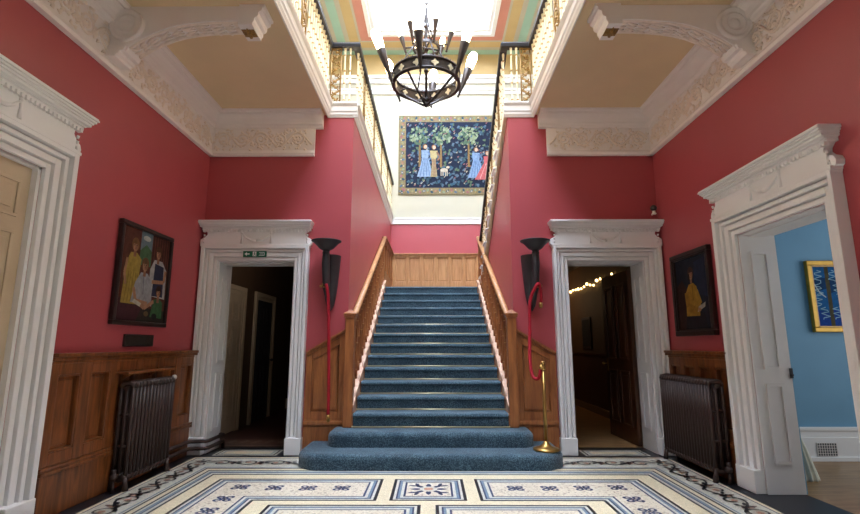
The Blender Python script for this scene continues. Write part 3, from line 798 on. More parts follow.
# lower balustrades: newel, handrail, turned balusters, backing darkened to set off the balusters
TURN = [(0.016, 0), (0.024, 0.0), (0.024, 0.09), (0.014, 0.10), (0.02, 0.115), (0.013, 0.13), (0.024, 0.22), (0.027, 0.27), (0.016, 0.36), (0.012, 0.42), (0.021, 0.44), (0.012, 0.46), (0.016, 0.56), (0.019, 0.64), (0.013, 0.70), (0.021, 0.715), (0.014, 0.73), (0.023, 0.74), (0.023, 0.86)]
def low_balustrade(sgn, label):
    e = empty('stair_balustrade', (sgn * 1.0, 6.15, 2 * RISE), 0, label, 'balustrade')
    X = lambda x: sgn * x
    m = MB(); xc = X(1.0)
    m.box(xc - 0.056, xc + 0.056, 6.096, 6.209, 2 * RISE, 1.66)
    nw = m.build('newel_post', M['oak'], e, 0.008)
    m = MB(); m.box(xc - 0.078, xc + 0.078, 6.074, 6.231, 1.66, 1.69); m.box(xc - 0.07, xc + 0.07, 6.082, 6.223, 1.635, 1.66)
    v = [(xc - 0.07, 6.082, 1.69), (xc + 0.07, 6.082, 1.69), (xc + 0.07, 6.223, 1.69), (xc - 0.07, 6.223, 1.69)]; ap = (xc, 6.1525, 1.74)
    for k in range(4): m.face([v[k], v[(k + 1) % 4], ap])
    m.build('newel_cap', M['oak'], nw, 0.004)
    y0, y1 = 6.215, 10.27
    hz = lambda y: 1.56 + (y - 6.20) * 0.4914
    hp = [(-0.035, -0.03), (0.035, -0.03), (0.04, 0.0), (0.03, 0.03), (0, 0.04), (-0.03, 0.03), (-0.04, 0.0)]
    m = MB()
    A = [m.bm.verts.new((xc + a, y0, hz(y0) + b)) for a, b in hp]; Bv = [m.bm.verts.new((xc + a, y1, hz(y1) + b)) for a, b in hp]
    for k in range(7): m.bm.faces.new((A[k], A[(k + 1) % 7], Bv[(k + 1) % 7], Bv[k])).smooth = True
    m.bm.faces.new(A); m.bm.faces.new(Bv[::-1])
    m.build('handrail', M['string_wood'] if False else M['oak_light'], e)
    m = MB(); m.prism([(YT - 0.4, nose(YT - 0.4) - 0.2), (y1, ZL), (y1, hz(y1)), (YT - 0.4, hz(YT - 0.4))], 'x', X(1.046), X(1.049))
    m.build('backing_panel', M['mahogany'], e)
    first = None
    n = 22
    for i in range(n):
        y = 6.32 + i * (y1 - 6.42) / (n - 1)
        zb = min(nose(y), ZL) + (0.07 if y < YLN + 0.1 else 0.0); hh = hz(y) - 0.02 - zb
        m = MB(); m.lathe([(r * 0.92, z / 0.86 * hh) for r, z in TURN], (xc, y, zb), 8)
        m.mi = 1
        for t in (0.13, 0.51, 0.83): m.ball((xc, y, zb + t * hh), 0.022, 8, sz=0.55)  # paler balls put the highlights on the turning into the colour
        m.build('baluster', [M['oak'], M['oak_light']], e)
low_balustrade(-1, 'oak balustrade with square newel post on the left of the carpeted stairs')
low_balustrade(1, 'oak balustrade with square newel post on the right of the carpeted stairs')

# ------------------------------------------------------------------ gallery balustrades and upper flight
def gal_baluster(m, x, y, z, h):
    m.mi = 0
    m.lathe([(0.0, 0), (0.022, 0), (0.022, 0.05), (0.012, 0.07), (0.011, h * 0.30), (0.017, h * 0.42), (0.011, h * 0.55), (0.012, h - 0.10), (0.018, h - 0.03), (0.018, h), (0.0, h)], (x, y, z), 7)
    m.mi = 1
    for t in (0.08, 0.33, 0.52, h - 0.12 if h > 0.5 else 0.4):
        m.lathe([(0.010, -0.016), (0.0175, -0.006), (0.0175, 0.006), (0.010, 0.016)], (x, y, z + t), 7)
def lattice(e, p0, p1, z0, z1, dz=0.0):
    """gilded chevron panel between plan points p0 and p1 (rising by dz)"""
    m = MB(); p0, p1 = Vector((p0[0], p0[1], 0)), Vector((p1[0], p1[1], 0))
    def at(u, z): q = p0.lerp(p1, u); return (q.x, q.y, z + dz * u)
    for u in (0.04, 0.96): m.tube([at(u, z0), at(u, z1)], 0.011, 6)
    for z in (z0 + 0.02, z1 - 0.02): m.tube([at(0, z), at(1, z)], 0.011, 6)
    n = 9; h = (z1 - z0 - 0.06) / n
    for i in range(n):
        zz = z0 + 0.03 + i * h; a, b = (0.08, 0.92) if i % 2 else (0.92, 0.08)
        m.tube([at(a, zz), at((a + b) / 2, zz + h * 0.75), at(b, zz + h)], 0.010, 5)
        m.tube([at(a, zz + h * 0.45), at(b, zz + h * 1.25 if i < n - 1 else zz + h)], 0.007, 5)
        m.ball(at(0.5, zz + h * 0.6), 0.018, 6)
        m.ball(at(a * 0.6 + 0.2, zz + h * 0.85), 0.013, 6)
    return m.build('gilt_panel', M['gold_dark'], e)
def rail(e, pts, name='handrail'):
    m = MB()
    hp = [(-0.05, -0.045), (0.05, -0.045), (0.056, 0.0), (0.04, 0.03), (-0.04, 0.03), (-0.056, 0.0)]
    P = [Vector(p) for p in pts]; rings = []
    for i, p in enumerate(P):
        a = (P[i] - P[i - 1]).normalized() if i else None; b = (P[i + 1] - P[i]).normalized() if i < len(P) - 1 else None
        def nn(t): q = Vector((-t.y, t.x)); return q.normalized()
        if a is None: nrm = nn(b)
        elif b is None: nrm = nn(a)
        else:
            na, nb = nn(a), nn(b); nrm = (na + nb) / (1 + na.dot(nb))
        rings.append([m.bm.verts.new((p.x + nrm.x * u, p.y + nrm.y * u, p.z + v)) for u, v in hp])
    for A, B in zip(rings, rings[1:]):
        for k in range(6): m.bm.faces.new((A[k], A[(k + 1) % 6], B[(k + 1) % 6], B[k]))
    m.bm.faces.new(rings[0]); m.bm.faces.new(rings[-1][::-1])
    return m.build(name, M['rail_dark'], e)
ZT, ZR = 4.56, 5.47
FN, FR0, FGO = 12, 9.93, 0.30           # upper flight: risers, foot, going
FR = (ZG - ZL) / FN
fz = lambda y: ZL + FR + (FR0 - y) / FGO * FR     # nosing line of the upper flight
def gallery(sgn, label):
    e = empty('gallery_balustrade', (sgn * 1.3, YB, ZT), 0, label, 'balustrade')
    x0, x1, yc = sgn * (XV + 0.04), sgn * (XS - 0.01), YB + 0.035
    def bal(x, y, z, h):
        m = MB(); gal_baluster(m, x, y, z, h); m.build('baluster', [M['ivory'], M['gold']], e)
    pts = [(x0, 2.4, ZR), (x0, yc, ZR), (x1, yc, ZR)]
    if sgn < 0: pts.append((x1, YL - 0.01, ZR))
    else:
        pts = pts + [(x1, yc + 0.1, ZR), (x1, FR0 - 0.02, fz(FR0 - 0.02) + 0.78)]
    rail(e, pts)
    y = yc - 0.02; pan = [5.05, 3.75]
    lattice(e, (x0 - sgn * 0.02, yc), (x0 - sgn * 0.165, yc), ZT, ZR - 0.03)
    for x in (0.215, 0.29): bal(x0 - sgn * x, yc, ZT, ZR - ZT - 0.03)
    y = yc - 0.09
    while y > 2.45:
        hit = [p for p in pan if p <= y + 0.06 and p > y - 0.06]
        if hit:
            lattice(e, (x0, y - 0.02), (x0, y - 0.19), ZT, ZR - 0.03); y -= 0.29
        else:
            bal(x0, y, ZT, ZR - ZT - 0.03); y -= 0.105
    if sgn < 0:
        y = yc + 0.12; k = 0
        while y < YL - 0.1:
            if k % 10 == 5: lattice(e, (x1, y), (x1, y + 0.17), ZT, ZR - 0.03); y += 0.27
            else: bal(x1, y, ZT, ZR - ZT - 0.03); y += 0.115
            k += 1
    else:
        y = yc + 0.13; k = 0
        while y < FR0 - 0.05:
            zb = fz(y) + 0.03; top = ZR + (y - yc - 0.1) / (FR0 - 0.02 - yc - 0.1) * (fz(FR0 - 0.02) + 0.78 - ZR) - 0.03
            if k % 8 == 5:
                lattice(e, (x1, y), (x1, y + 0.17), zb, top, -0.09); y += 0.24
            else: bal(x1, y, zb, top - zb); y += 0.10
            k += 1
gallery(-1, 'gilt and ivory balustrade with dark handrail along the left gallery edge')
gallery(1, 'gilt and ivory balustrade with dark handrail running down the right upper flight')
uf = empty('upper_staircase', (1.5, FR0, ZL), 0, 'white upper flight climbing from the landing behind the gilt balusters on the right', 'staircase')
for j in range(FN - 1):
    y = FR0 - j * FGO; z = ZL + (j + 1) * FR
    m = MB(); m.box(XS, 2.06, y - FGO, y + 0.02, z - FR - 0.03, z); m.build('step', M['oak_light'], uf)
m = MB()
m.prism([(FR0 + 0.03, ZL + 0.02), (FR0 + 0.03, fz(FR0) + 0.02), (6.3, fz(6.3) - 0.02), (6.3, fz(6.3) - 0.26), (FR0 - 0.25, ZL + 0.02)], 'x', XS - 0.03, XS + 0.02)
m.prism([(FR0, ZL + 0.02), (6.3, fz(6.3) - 0.26), (6.3, fz(6.3) - 0.29), (FR0 - 0.05, ZL - 0.01)], 'x', XS - 0.045, XS + 0.02)
us = m.build('stair_string', M['ivory'], uf)
for j in range(FN - 1):
    y = FR0 - j * FGO; z = ZL + (j + 1) * FR
    m = MB(); pr = [(y + 0.03, z), (y - FGO + 0.02, z), (y - FGO + 0.03, z - 0.06), (y - FGO + 0.1, z - 0.11), (y - 0.06, z - 0.15), (y - 0.01, z - 0.13), (y + 0.01, z - 0.05)]
    m.prism(pr, 'x', XS - 0.06, XS - 0.03); m.box(XS - 0.085, XS - 0.02, y - FGO, y + 0.045, z - 0.012, z + 0.02)
    m.build('tread_bracket', M['white'], us, 0.006)

# ------------------------------------------------------------------ flat art helper
class Art:
    """layered flat shapes on a picture surface; (u, v) in metres"""
    def __init__(self, o, u, v, nrm):
        self.o, self.u, self.v, self.n = Vector(o), Vector(u), Vector(v), Vector(nrm)
        self.m = MB(); self.mats = []; self.k = 0
    def mi(self, mat):
        if mat not in self.mats: self.mats.append(mat)
        return self.mats.index(mat)
    def poly(self, pts, mat, lift=None):
        self.k += 1
        d = 0.00002 * self.k if lift is None else lift
        self.m.face([self.o + self.u * a + self.v * b + self.n * d for a, b in pts], self.mi(mat))
    def ell(self, a, b, ra, rb, mat, rot=0, n=14):
        c, s = math.cos(rot), math.sin(rot)
        self.poly([(a + ra * math.cos(t) * c - rb * math.sin(t) * s, b + ra * math.cos(t) * s + rb * math.sin(t) * c) for t in [2 * PI * i / n for i in range(n)]], mat)
    def line(self, pts, w, mat):
        for (a, b), (c, d) in zip(pts, pts[1:]):
            t = Vector((c - a, d - b)); l = t.length or 1; nx, ny = -t.y / l * w / 2, t.x / l * w / 2
            self.poly([(a + nx, b + ny), (c + nx, d + ny), (c - nx, d - ny), (a - nx, b - ny)], mat)
    def build(self, name, parent): return self.m.build(name, self.mats, parent)
PC = {}
def pc(r, g, b):
    k = (r, g, b)
    if k not in PC: PC[k] = paint('pigment_%d_%d_%d' % k, rgb(r * 0.8, g * 0.8, b * 0.8), 0.8, 0.2, 22, 0.03, 120, 0.2)
    return PC[k]

# ------------------------------------------------------------------ tapestry
TU, TV = 3.1, 2.21
tp = empty('hanging_tapestry', (-0.87, YL, 5.15), 0, 'dark blue woven tapestry of couples under trees on the cream landing wall', 'tapestry')
MB().box(-0.87, -0.87 + TU, YL - 0.03, YL - 0.004, 5.15, 5.15 + TV).build('border', pc(150, 134, 98), tp, 0.004)
A = Art((-0.87, YL - 0.0302, 5.15), (1, 0, 0), (0, 0, 1), (0, -1, 0))
navy, teal, blue2, pink, cream_, leafg, sage = pc(34, 42, 66), pc(62, 90, 104), pc(98, 120, 140), pc(176, 116, 116), pc(206, 192, 164), pc(100, 122, 96), pc(146, 158, 122)
gold_ = pc(186, 152, 84)
# border ornament
for i in range(30):
    for side in range(2):
        a = 0.05 + i * (TU - 0.1) / 29; b = 0.1 if side == 0 else TV - 0.1
        A.ell(a, b + 0.03 * math.sin(i * 2.1), 0.045, 0.03, (teal, pink, blue2, sage)[i % 4], i * 1.1, 8); A.ell(a, b - 0.04 * math.sin(i * 2.1), 0.02, 0.02, (cream_, gold_)[i % 2], 0, 6)
for i in range(24):
    for side in range(2):
        b = 0.06 + i * (TV - 0.12) / 23; a = 0.1 if side == 0 else TU - 0.1
        A.ell(a + 0.03 * math.sin(i * 2.1), b, 0.03, 0.045, (teal, pink, blue2, sage)[i % 4], i * 1.1, 8); A.ell(a - 0.04 * math.sin(i * 2.1), b, 0.02, 0.02, (cream_, gold_)[i % 2], 0, 6)
A.k = 120
A.poly([(0.19, 0.19), (TU - 0.19, 0.19), (TU - 0.19, TV - 0.19), (0.19, TV - 0.19)], navy)
rt = random.Random(3)
for i in range(620):
    a, b = rt.uniform(0.23, TU - 0.23), rt.uniform(0.23, TV - 0.23)
    m_ = rt.choice((teal, teal, blue2, blue2, pc(70, 104, 128), leafg, pink, cream_))
    big = 0.048 if m_ not in (pink, cream_) else 0.022
    r = rt.random() * PI
    A.ell(a, b, big, big * 0.55, m_, r, 7); A.ell(a + 0.02, b + 0.02, big * 0.6, big * 0.4, m_, r + 1.3, 6)
for a in (0.56, 1.12, 1.85):
    A.poly([(a - 0.03, 0.75), (a + 0.03, 0.75), (a + 0.02, 1.5), (a - 0.02, 1.5)], pc(150, 120, 74))
    for i in range(60):
        t, rr = rt.random() * 2 * PI, rt.random() ** 0.5
        A.ell(a + 0.27 * rr * math.cos(t), 1.62 + 0.25 * rr * math.sin(t), 0.05, 0.03, rt.choice((leafg, sage, pc(158, 172, 142), pc(92, 118, 98))), rt.random() * 3, 7)
def figure(a, dress, shade, hair, h=0.85, skirt=0.2, lean=0.0, base=0.5):
    skin = pc(226, 190, 160)
    A.poly([(a - skirt + lean * 0.3, base), (a + skirt, base), (a + skirt * 0.55, base + h * 0.45), (a + 0.07, base + h * 0.62), (a - 0.07, base + h * 0.62), (a - skirt * 0.5, base + h * 0.4)], dress)
    A.poly([(a - 0.09, base + h * 0.58), (a + 0.09, base + h * 0.58), (a + 0.10, base + h * 0.8), (a - 0.10, base + h * 0.8)], dress)
    for k in range(4): A.line([(a - skirt * 0.6 + k * skirt * 0.4, base + 0.02), (a - 0.04 + k * 0.03, base + h * 0.55)], 0.018, shade)
    A.line([(a + 0.08, base + h * 0.76), (a + 0.16, base + h * 0.6), (a + 0.1, base + h * 0.5)], 0.045, shade)
    A.ell(a + lean * 0.05, base + h * 0.91, 0.058, 0.07, hair); A.ell(a + lean * 0.05 + 0.01, base + h * 0.90, 0.043, 0.055, skin)
figure(0.70, pc(150, 172, 200), pc(110, 134, 172), pc(140, 92, 58), 0.92, 0.21, 0, 0.48)
figure(0.93, pc(196, 178, 128), pc(150, 110, 90), pc(150, 104, 62), 0.9, 0.09, 0, 0.48)
figure(2.04, pc(142, 168, 204), pc(100, 130, 172), pc(120, 84, 60), 0.86, 0.22, 0, 0.45)
figure(2.34, pc(206, 104, 106), pc(232, 168, 160), pc(140, 92, 58), 0.80, 0.34, 0, 0.40)
dg = pc(216, 200, 176)
A.ell(1.20, 0.66, 0.10, 0.055, dg); A.ell(1.30, 0.74, 0.045, 0.035, dg)
for k in (1.12, 1.17, 1.24, 1.28): A.line([(k, 0.64), (k, 0.50)], 0.022, dg)
A.build('woven_field', tp)

# ------------------------------------------------------------------ pictures
def picture(name, lab, cat, o, u, n, w, h, fw, fmat, depth=0.05, inner=None):
    """o lower-left corner on the wall; u along, n out of the wall"""
    o, u, n = Vector(o), Vector(u), Vector(n)
    e = empty(name, o + u * w / 2, 0, lab, cat)
    m = MB()
    T = Matrix((list(u) + [o.x], [0, 0, 0, 0], [0, 0, 0, 0], [0, 0, 0, 1])) if False else Matrix(((u.x, n.x, 0, o.x), (u.y, n.y, 0, o.y), (u.z, n.z, 1, o.z), (0, 0, 0, 1)))
    m.box(0, w, 0.004, depth, 0, fw, T); m.box(0, w, 0.004, depth, h - fw, h, T); m.box(0, fw, 0.004, depth, fw, h - fw, T); m.box(w - fw, w, 0.004, depth, fw, h - fw, T)
    m.build('frame', fmat, e, 0.008)
    if inner:
        g = fw; m = MB()
        m.box(g, w - g, 0.004, depth - 0.012, g, g + 0.018, T); m.box(g, w - g, 0.004, depth - 0.012, h - g - 0.018, h - g, T); m.box(g, g + 0.018, 0.004, depth - 0.012, g, h - g, T); m.box(w - g - 0.018, w - g, 0.004, depth - 0.012, g, h - g, T)
        m.build('inner_slip', inner, e, 0.003)
    return e, Art(o + n * 0.026 + u * fw + Vector((0, 0, fw)), u, (0, 0, 1), n), w - 2 * fw, h - 2 * fw
frm = paint('dark_picture_frame', rgb(44, 30, 26), 0.35, 0.15, 15, 0.02)
e, A, w, h = picture('framed_painting', 'dark framed group portrait of young people above a small plaque, left wall', 'painting', (-W, 4.54, 1.49), (0, 1, 0), (1, 0, 0), 0.935, 1.01, 0.045, frm)
P_ = lambda *p: [(a * w, b * h) for a, b in p]
A.poly(P_((0, 0), (1, 0), (1, 1), (0, 1)), pc(98, 52, 40))
for k in range(7): A.poly(P_((0.62 + k * 0.055, 0.4), (0.645 + k * 0.055, 0.4), (0.645 + k * 0.055, 1), (0.62 + k * 0.055, 1)), pc(70, 34, 30))
A.poly(P_((0.36, 0.62), (0.60, 0.62), (0.60, 1), (0.36, 1)), pc(120, 140, 150))
A.poly(P_((0.36, 0.62), (0.60, 0.62), (0.60, 0.80), (0.48, 0.86), (0.36, 0.78)), pc(82, 120, 84)); A.ell(0.48 * w, 0.93 * h, 0.08 * w, 0.03 * h, pc(210, 212, 204))
A.poly(P_((0, 0), (0.6, 0), (0.5, 0.25), (0.2, 0.28), (0, 0.22)), pc(72, 36, 44)); A.poly(P_((0.4, 0), (1, 0), (1, 0.14), (0.5, 0.16)), pc(52, 46, 40))
sk, hr = pc(188, 138, 106), pc(88, 58, 38)
def bust(cx, cy, r, hair=hr):
    A.poly(P_((cx - 0.028, cy - 0.13), (cx + 0.028, cy - 0.13), (cx + 0.024, cy - 0.05), (cx - 0.024, cy - 0.05)), pc(160, 112, 84))
    A.ell(cx * w, (cy + 0.008) * h, r * 1.3 * w, r * 1.3 * h, hair); A.ell(cx * w, (cy - 0.012) * h, r * 0.82 * w, r * 1.05 * h, sk)
    A.poly([((cx + r * 0.86 * math.cos(t)) * w, (cy - 0.012 + r * 1.1 * math.sin(t)) * h) for t in [0.35 + k * (PI - 0.7) / 8 for k in range(9)]], hair)
    A.ell((cx + r * 0.45) * w, (cy - r * 0.3) * h, r * 0.3 * w, r * 0.6 * h, pc(158, 108, 82))
    for s in (-1, 1): A.ell((cx + s * r * 0.36) * w, (cy - 0.002) * h, r * 0.17 * w, r * 0.11 * h, pc(50, 34, 28), 0, 6)
    A.ell(cx * w, (cy - r * 0.75) * h, r * 0.24 * w, r * 0.09 * h, pc(140, 66, 60), 0, 6)
    A.poly(P_((cx, cy - 0.005), (cx + 0.009, cy - 0.032), (cx - 0.009, cy - 0.032)), pc(150, 100, 76))
A.poly(P_((0.08, 0.18), (0.42, 0.18), (0.38, 0.48), (0.40, 0.68), (0.30, 0.74), (0.18, 0.73), (0.12, 0.62)), pc(182, 152, 70))
for k in range(5): A.line(P_((0.14 + k * 0.06, 0.2), (0.18 + k * 0.045, 0.52)), 0.008, pc(142, 112, 48))
A.line(P_((0.13, 0.66), (0.10, 0.50), (0.14, 0.38)), 0.035, sk); bust(0.26, 0.82, 0.058, pc(136, 92, 54))
A.poly(P_((0.60, 0.30), (0.98, 0.28), (0.97, 0.62), (0.86, 0.72), (0.68, 0.72), (0.60, 0.6)), pc(196, 192, 190)); A.poly(P_((0.68, 0.3), (0.93, 0.3), (0.90, 0.66), (0.70, 0.68)), pc(54, 56, 82))
A.line(P_((0.95, 0.62), (0.93, 0.48), (0.66, 0.46)), 0.04, sk); bust(0.76, 0.81, 0.058)
A.poly(P_((0.26, 0.20), (0.70, 0.18), (0.66, 0.44), (0.56, 0.54), (0.42, 0.54), (0.32, 0.42)), pc(172, 172, 178)); A.line(P_((0.48, 0.52), (0.50, 0.3)), 0.01, pc(120, 120, 130))
A.line(P_((0.30, 0.36), (0.36, 0.22), (0.6, 0.20)), 0.045, sk); bust(0.49, 0.63, 0.06, pc(120, 82, 52))
A.poly(P_((0.68, 0.06), (0.95, 0.05), (0.94, 0.24), (0.84, 0.29), (0.74, 0.26)), pc(66, 110, 70)); A.line(P_((0.74, 0.24), (0.55, 0.15), (0.42, 0.2)), 0.04, sk); bust(0.83, 0.36, 0.05, pc(58, 34, 26))
A.ell(0.78 * w, 0.07 * h, 0.06 * w, 0.035 * h, pc(36, 36, 34)); A.ell(0.60 * w, 0.09 * h, 0.05 * w, 0.03 * h, pc(120, 92, 60)); A.poly(P_((0.3, 0.2), (0.46, 0.16), (0.48, 0.20), (0.33, 0.24)), pc(214, 204, 186))
A.build('canvas', e)
pq = empty('wall_plaque', (-W, 5.03, 1.26), 0, 'small dark plaque under the group portrait', 'plaque')
MB().box(-W, -W + 0.02, 4.80, 5.30, 1.285, 1.405).build('plate', frm, pq, 0.004)
m = MB(); m.box(-W + 0.02, -W + 0.023, 4.82, 5.28, 1.30, 1.39); m.build('plate_face', pc(58, 50, 42), pq)

e, A, w, h = picture('framed_painting', 'dark framed portrait of a seated woman in mustard yellow, right wall', 'painting', (W, 5.93, 1.40), (0, -1, 0), (-1, 0, 0), 0.82, 0.955, 0.055, frm, 0.06, frm)
P_ = lambda *p: [(a * w, b * h) for a, b in p]
A.poly(P_((0, 0), (1, 0), (1, 1), (0, 1)), pc(34, 38, 52)); A.poly(P_((0.0, 0.0), (0.28, 0), (0.34, 0.55), (0.2, 0.7), (0, 0.6)), pc(62, 36, 30)); A.poly(P_((0.55, 0.5), (1, 0.4), (1, 0.95), (0.6, 0.9)), pc(38, 46, 70))
A.poly(P_((0.2, 0.02), (0.85, 0.02), (0.8, 0.22), (0.5, 0.26), (0.26, 0.22)), pc(36, 30, 36))
A.poly(P_((0.26, 0.2), (0.66, 0.19), (0.68, 0.42), (0.62, 0.58), (0.54, 0.63), (0.40, 0.62), (0.30, 0.52)), pc(178, 132, 46))
A.line(P_((0.5, 0.6), (0.5, 0.4)), 0.012, pc(130, 92, 30)); A.line(P_((0.31, 0.52), (0.34, 0.32), (0.62, 0.24)), 0.09, pc(164, 118, 40)); A.line(P_((0.60, 0.52), (0.7, 0.34), (0.64, 0.28)), 0.075, pc(186, 140, 52))
A.poly(P_((0.6, 0.24), (0.82, 0.30), (0.84, 0.36), (0.64, 0.31)), pc(190, 180, 170)); A.ell(0.66 * w, 0.27 * h, 0.05 * w, 0.025 * h, sk)
bust(0.48, 0.76, 0.068, pc(70, 42, 32)); A.ell(0.42 * w, 0.72 * h, 0.03 * w, 0.06 * h, pc(44, 26, 22))
A.build('canvas', e)

# ------------------------------------------------------------------ exit sign, sensor
ex = empty('exit_sign', (-2.265, YB - 0.06, 2.41), 0, 'small green emergency exit sign with white arrow on the left door surround', 'exit sign')
MB().box(-2.416, -2.115, YB - 0.072, YB - 0.055, 2.413, 2.492).build('sign_board', M['exit_green'], ex, 0.003)
A = Art((-2.416, YB - 0.0725, 2.413), (1, 0, 0), (0, 0, 1), (0, -1, 0))
A.poly([(0.02, 0.04), (0.05, 0.066), (0.05, 0.048), (0.085, 0.048), (0.085, 0.032), (0.05, 0.032), (0.05, 0.014)], M['pure_white'])
A.poly([(0.125, 0.010), (0.172, 0.010), (0.172, 0.072), (0.125, 0.072)], M['pure_white'])
gm = M['exit_green']
A.ell(0.147, 0.061, 0.006, 0.006, gm); A.line([(0.147, 0.054), (0.150, 0.036), (0.140, 0.026), (0.138, 0.016)], 0.007, gm); A.line([(0.150, 0.036), (0.158, 0.028), (0.163, 0.018)], 0.006, gm); A.line([(0.136, 0.044), (0.148, 0.051), (0.160, 0.043)], 0.005, gm)
for b in (0.022, 0.058): A.line([(0.205, b), (0.275, b)], 0.007, M['pure_white'])
A.line([(0.275, 0.022), (0.275, 0.058)], 0.007, M['pure_white']); A.line([(0.215, 0.040), (0.262, 0.040)], 0.007, M['pure_white'])
A.build('pictogram', ex)
cc = empty('wall_sensor', (2.92, YB, 3.0), 0, 'small dark round sensor on a pale foot above the right door surround', 'sensor')
m = MB(); m.lathe([(0.0, 2.975), (0.028, 2.975), (0.03, 2.99), (0.018, 3.0), (0.018, 3.03)], (2.91, YB - 0.06, 0), 12); m.tube([(2.91, YB, 2.985), (2.91, YB - 0.06, 2.985)], 0.012, 8); m.build('foot', M['plaster'], cc)
m = MB(); m.ball((2.91, YB - 0.06, 3.06), 0.042, 14); m.build('dome', M['black'], cc)

# ------------------------------------------------------------------ wall torch lamps
def torch(sgn, label):
    xb = sgn * 1.30; yb = 5.98
    e = empty('wall_torch_lamp', (xb, YB, 1.72), 0, label, 'wall lamp')
    m = MB()
    m.lathe([(0.0, 2.455), (0.05, 2.46), (0.085, 2.48), (0.12, 2.52), (0.15, 2.55), (0.17, 2.565), (0.185, 2.572), (0.185, 2.58), (0.155, 2.578), (0.12, 2.545), (0.06, 2.495), (0.0, 2.485)], (xb, yb, 0), 32)
    m.lathe([(0.0, 2.42), (0.05, 2.42), (0.04, 2.44), (0.05, 2.465), (0.0, 2.465)], (xb, yb, 0), 18)
    m.build('bowl', M['black'], e)
    # central tapering stem leaning back to the wall
    m = MB()
    m.tube([(xb, yb, 2.44), (xb, yb + 0.01, 2.3), (xb + sgn * -0.005, yb + 0.06, 2.0), (xb - sgn * 0.02, yb + 0.14, 1.86), (xb - sgn * 0.03, YB - 0.06, 1.72)], [0.042, 0.05, 0.045, 0.032, 0.008], 12)
    m.build('stem', M['black'], e)
    # half shield on the staircase side
    m = MB()
    prof = []
    for i in range(11):
        t = i / 10; z = 1.72 + t * 0.71
        prof.append((0.012 + 0.108 * t ** 0.45, z))
    c0 = (xb - sgn * 0.022, YB - 0.03, 0)
    m.lathe(prof, c0, 14, sx=1.0, sy=1.25, a0=PI, a1=2 * PI)
    m.lathe([(r - 0.008 if r > 0.02 else 0.004, z) for r, z in prof], c0, 14, sx=1.0, sy=1.2, a0=PI, a1=2 * PI)
    m.build('shield', M['black'], e)
    m = MB(); m.box(xb - 0.05 - sgn * 0.03, xb + 0.05 - sgn * 0.03, YB - 0.05, YB, 1.95, 2.40); m.build('back_plate', M['black'], e, 0.006)
    m = MB(); hx = xb + sgn * 0.0; m.tube([(hx + sgn * 0.02, yb + 0.04, 2.0), (hx + sgn * 0.02, yb - 0.01, 2.0), (hx + sgn * 0.02, yb - 0.04, 2.01), (hx + sgn * 0.02, yb - 0.045, 2.04)], 0.008, 8); m.ball((hx + sgn * 0.05, yb + 0.0, 2.01), 0.018, 8); m.tube([(hx, yb + 0.02, 2.0), (hx + sgn * 0.05, yb, 2.01)], 0.007, 6)
    tag(m.build('rope_hook', M['brass'], e), 'small brass rope hook')
torch(-1, 'black wall torch lamp left of the stairs, rope hanging straight from it')
torch(1, 'black wall torch lamp right of the stairs, rope looped to a stanchion')

# ropes and stanchion
def rope(name, lab, pts, ends):
    e = empty(name, pts[-1], 0, lab, 'rope')
    # smooth the path
    P = [Vector(p) for p in pts]; S = []
    for i in range(len(P) - 1):
        p0, p1, p2, p3 = P[max(i - 1, 0)], P[i], P[i + 1], P[min(i + 2, len(P) - 1)]
        for k in range(8):
            t = k / 8; S.append(0.5 * ((2 * p1) + (p2 - p0) * t + (2 * p0 - 5 * p1 + 4 * p2 - p3) * t * t + (3 * p1 - p0 - 3 * p2 + p3) * t ** 3))
    S.append(P[-1])
    MB().tube(S, 0.019, 10).build('velvet_cord', M['rope'], e)
    for a, b in ends:
        m = MB(); m.tube([a, b], 0.023, 10); m.ball(b, 0.02, 8); tag(m.build('end_cap', M['brass'], e), 'brass end cap')
rope('barrier_rope', 'red velvet rope hanging straight down from the left wall lamp', [(-1.275, 5.93, 2.03), (-1.26, 5.925, 1.98), (-1.245, 5.94, 1.85), (-1.228, 5.97, 1.4), (-1.216, 6.0, 0.9), (-1.212, 6.02, 0.48)], [((-1.212, 6.02, 0.49), (-1.211, 6.021, 0.42))])
rope('barrier_rope', 'red velvet rope looping from the right wall lamp to the brass post', [(1.345, 6.0, 1.80), (1.348, 5.97, 1.90), (1.318, 5.93, 2.03), (1.27, 5.925, 1.99), (1.205, 5.95, 1.82), (1.185, 5.92, 1.5), (1.155, 5.82, 1.12), (1.165, 5.74, 0.95), (1.215, 5.68, 0.93), (1.243, 5.662, 1.04)], [((1.345, 6.0, 1.81), (1.345, 6.0, 1.76)), ((1.242, 5.662, 1.03), (1.250, 5.66, 1.07))])
sp = empty('rope_stanchion', (1.268, 5.66, RISE), 0, 'polished brass rope post standing on the lowest carpeted step', 'stanchion')
MB().lathe([(0.0, 0.002), (0.14, 0.002), (0.145, 0.012), (0.14, 0.024), (0.10, 0.034), (0.06, 0.05), (0.035, 0.075), (0.022, 0.10), (0.0, 0.10)], (1.268, 5.66, RISE), 32).build('base', M['brass'], sp)
MB().lathe([(0.0, 0.09), (0.02, 0.09), (0.02, 0.885), (0.0, 0.885)], (1.268, 5.66, RISE), 18).build('post', M['brass'], sp)
MB().lathe([(0.0, 0.86), (0.028, 0.86), (0.028, 0.885), (0.022, 0.89), (0.022, 0.925), (0.028, 0.93), (0.028, 0.945), (0.016, 0.955), (0.0, 0.957)], (1.268, 5.66, RISE), 18).build('cap', M['brass'], sp)

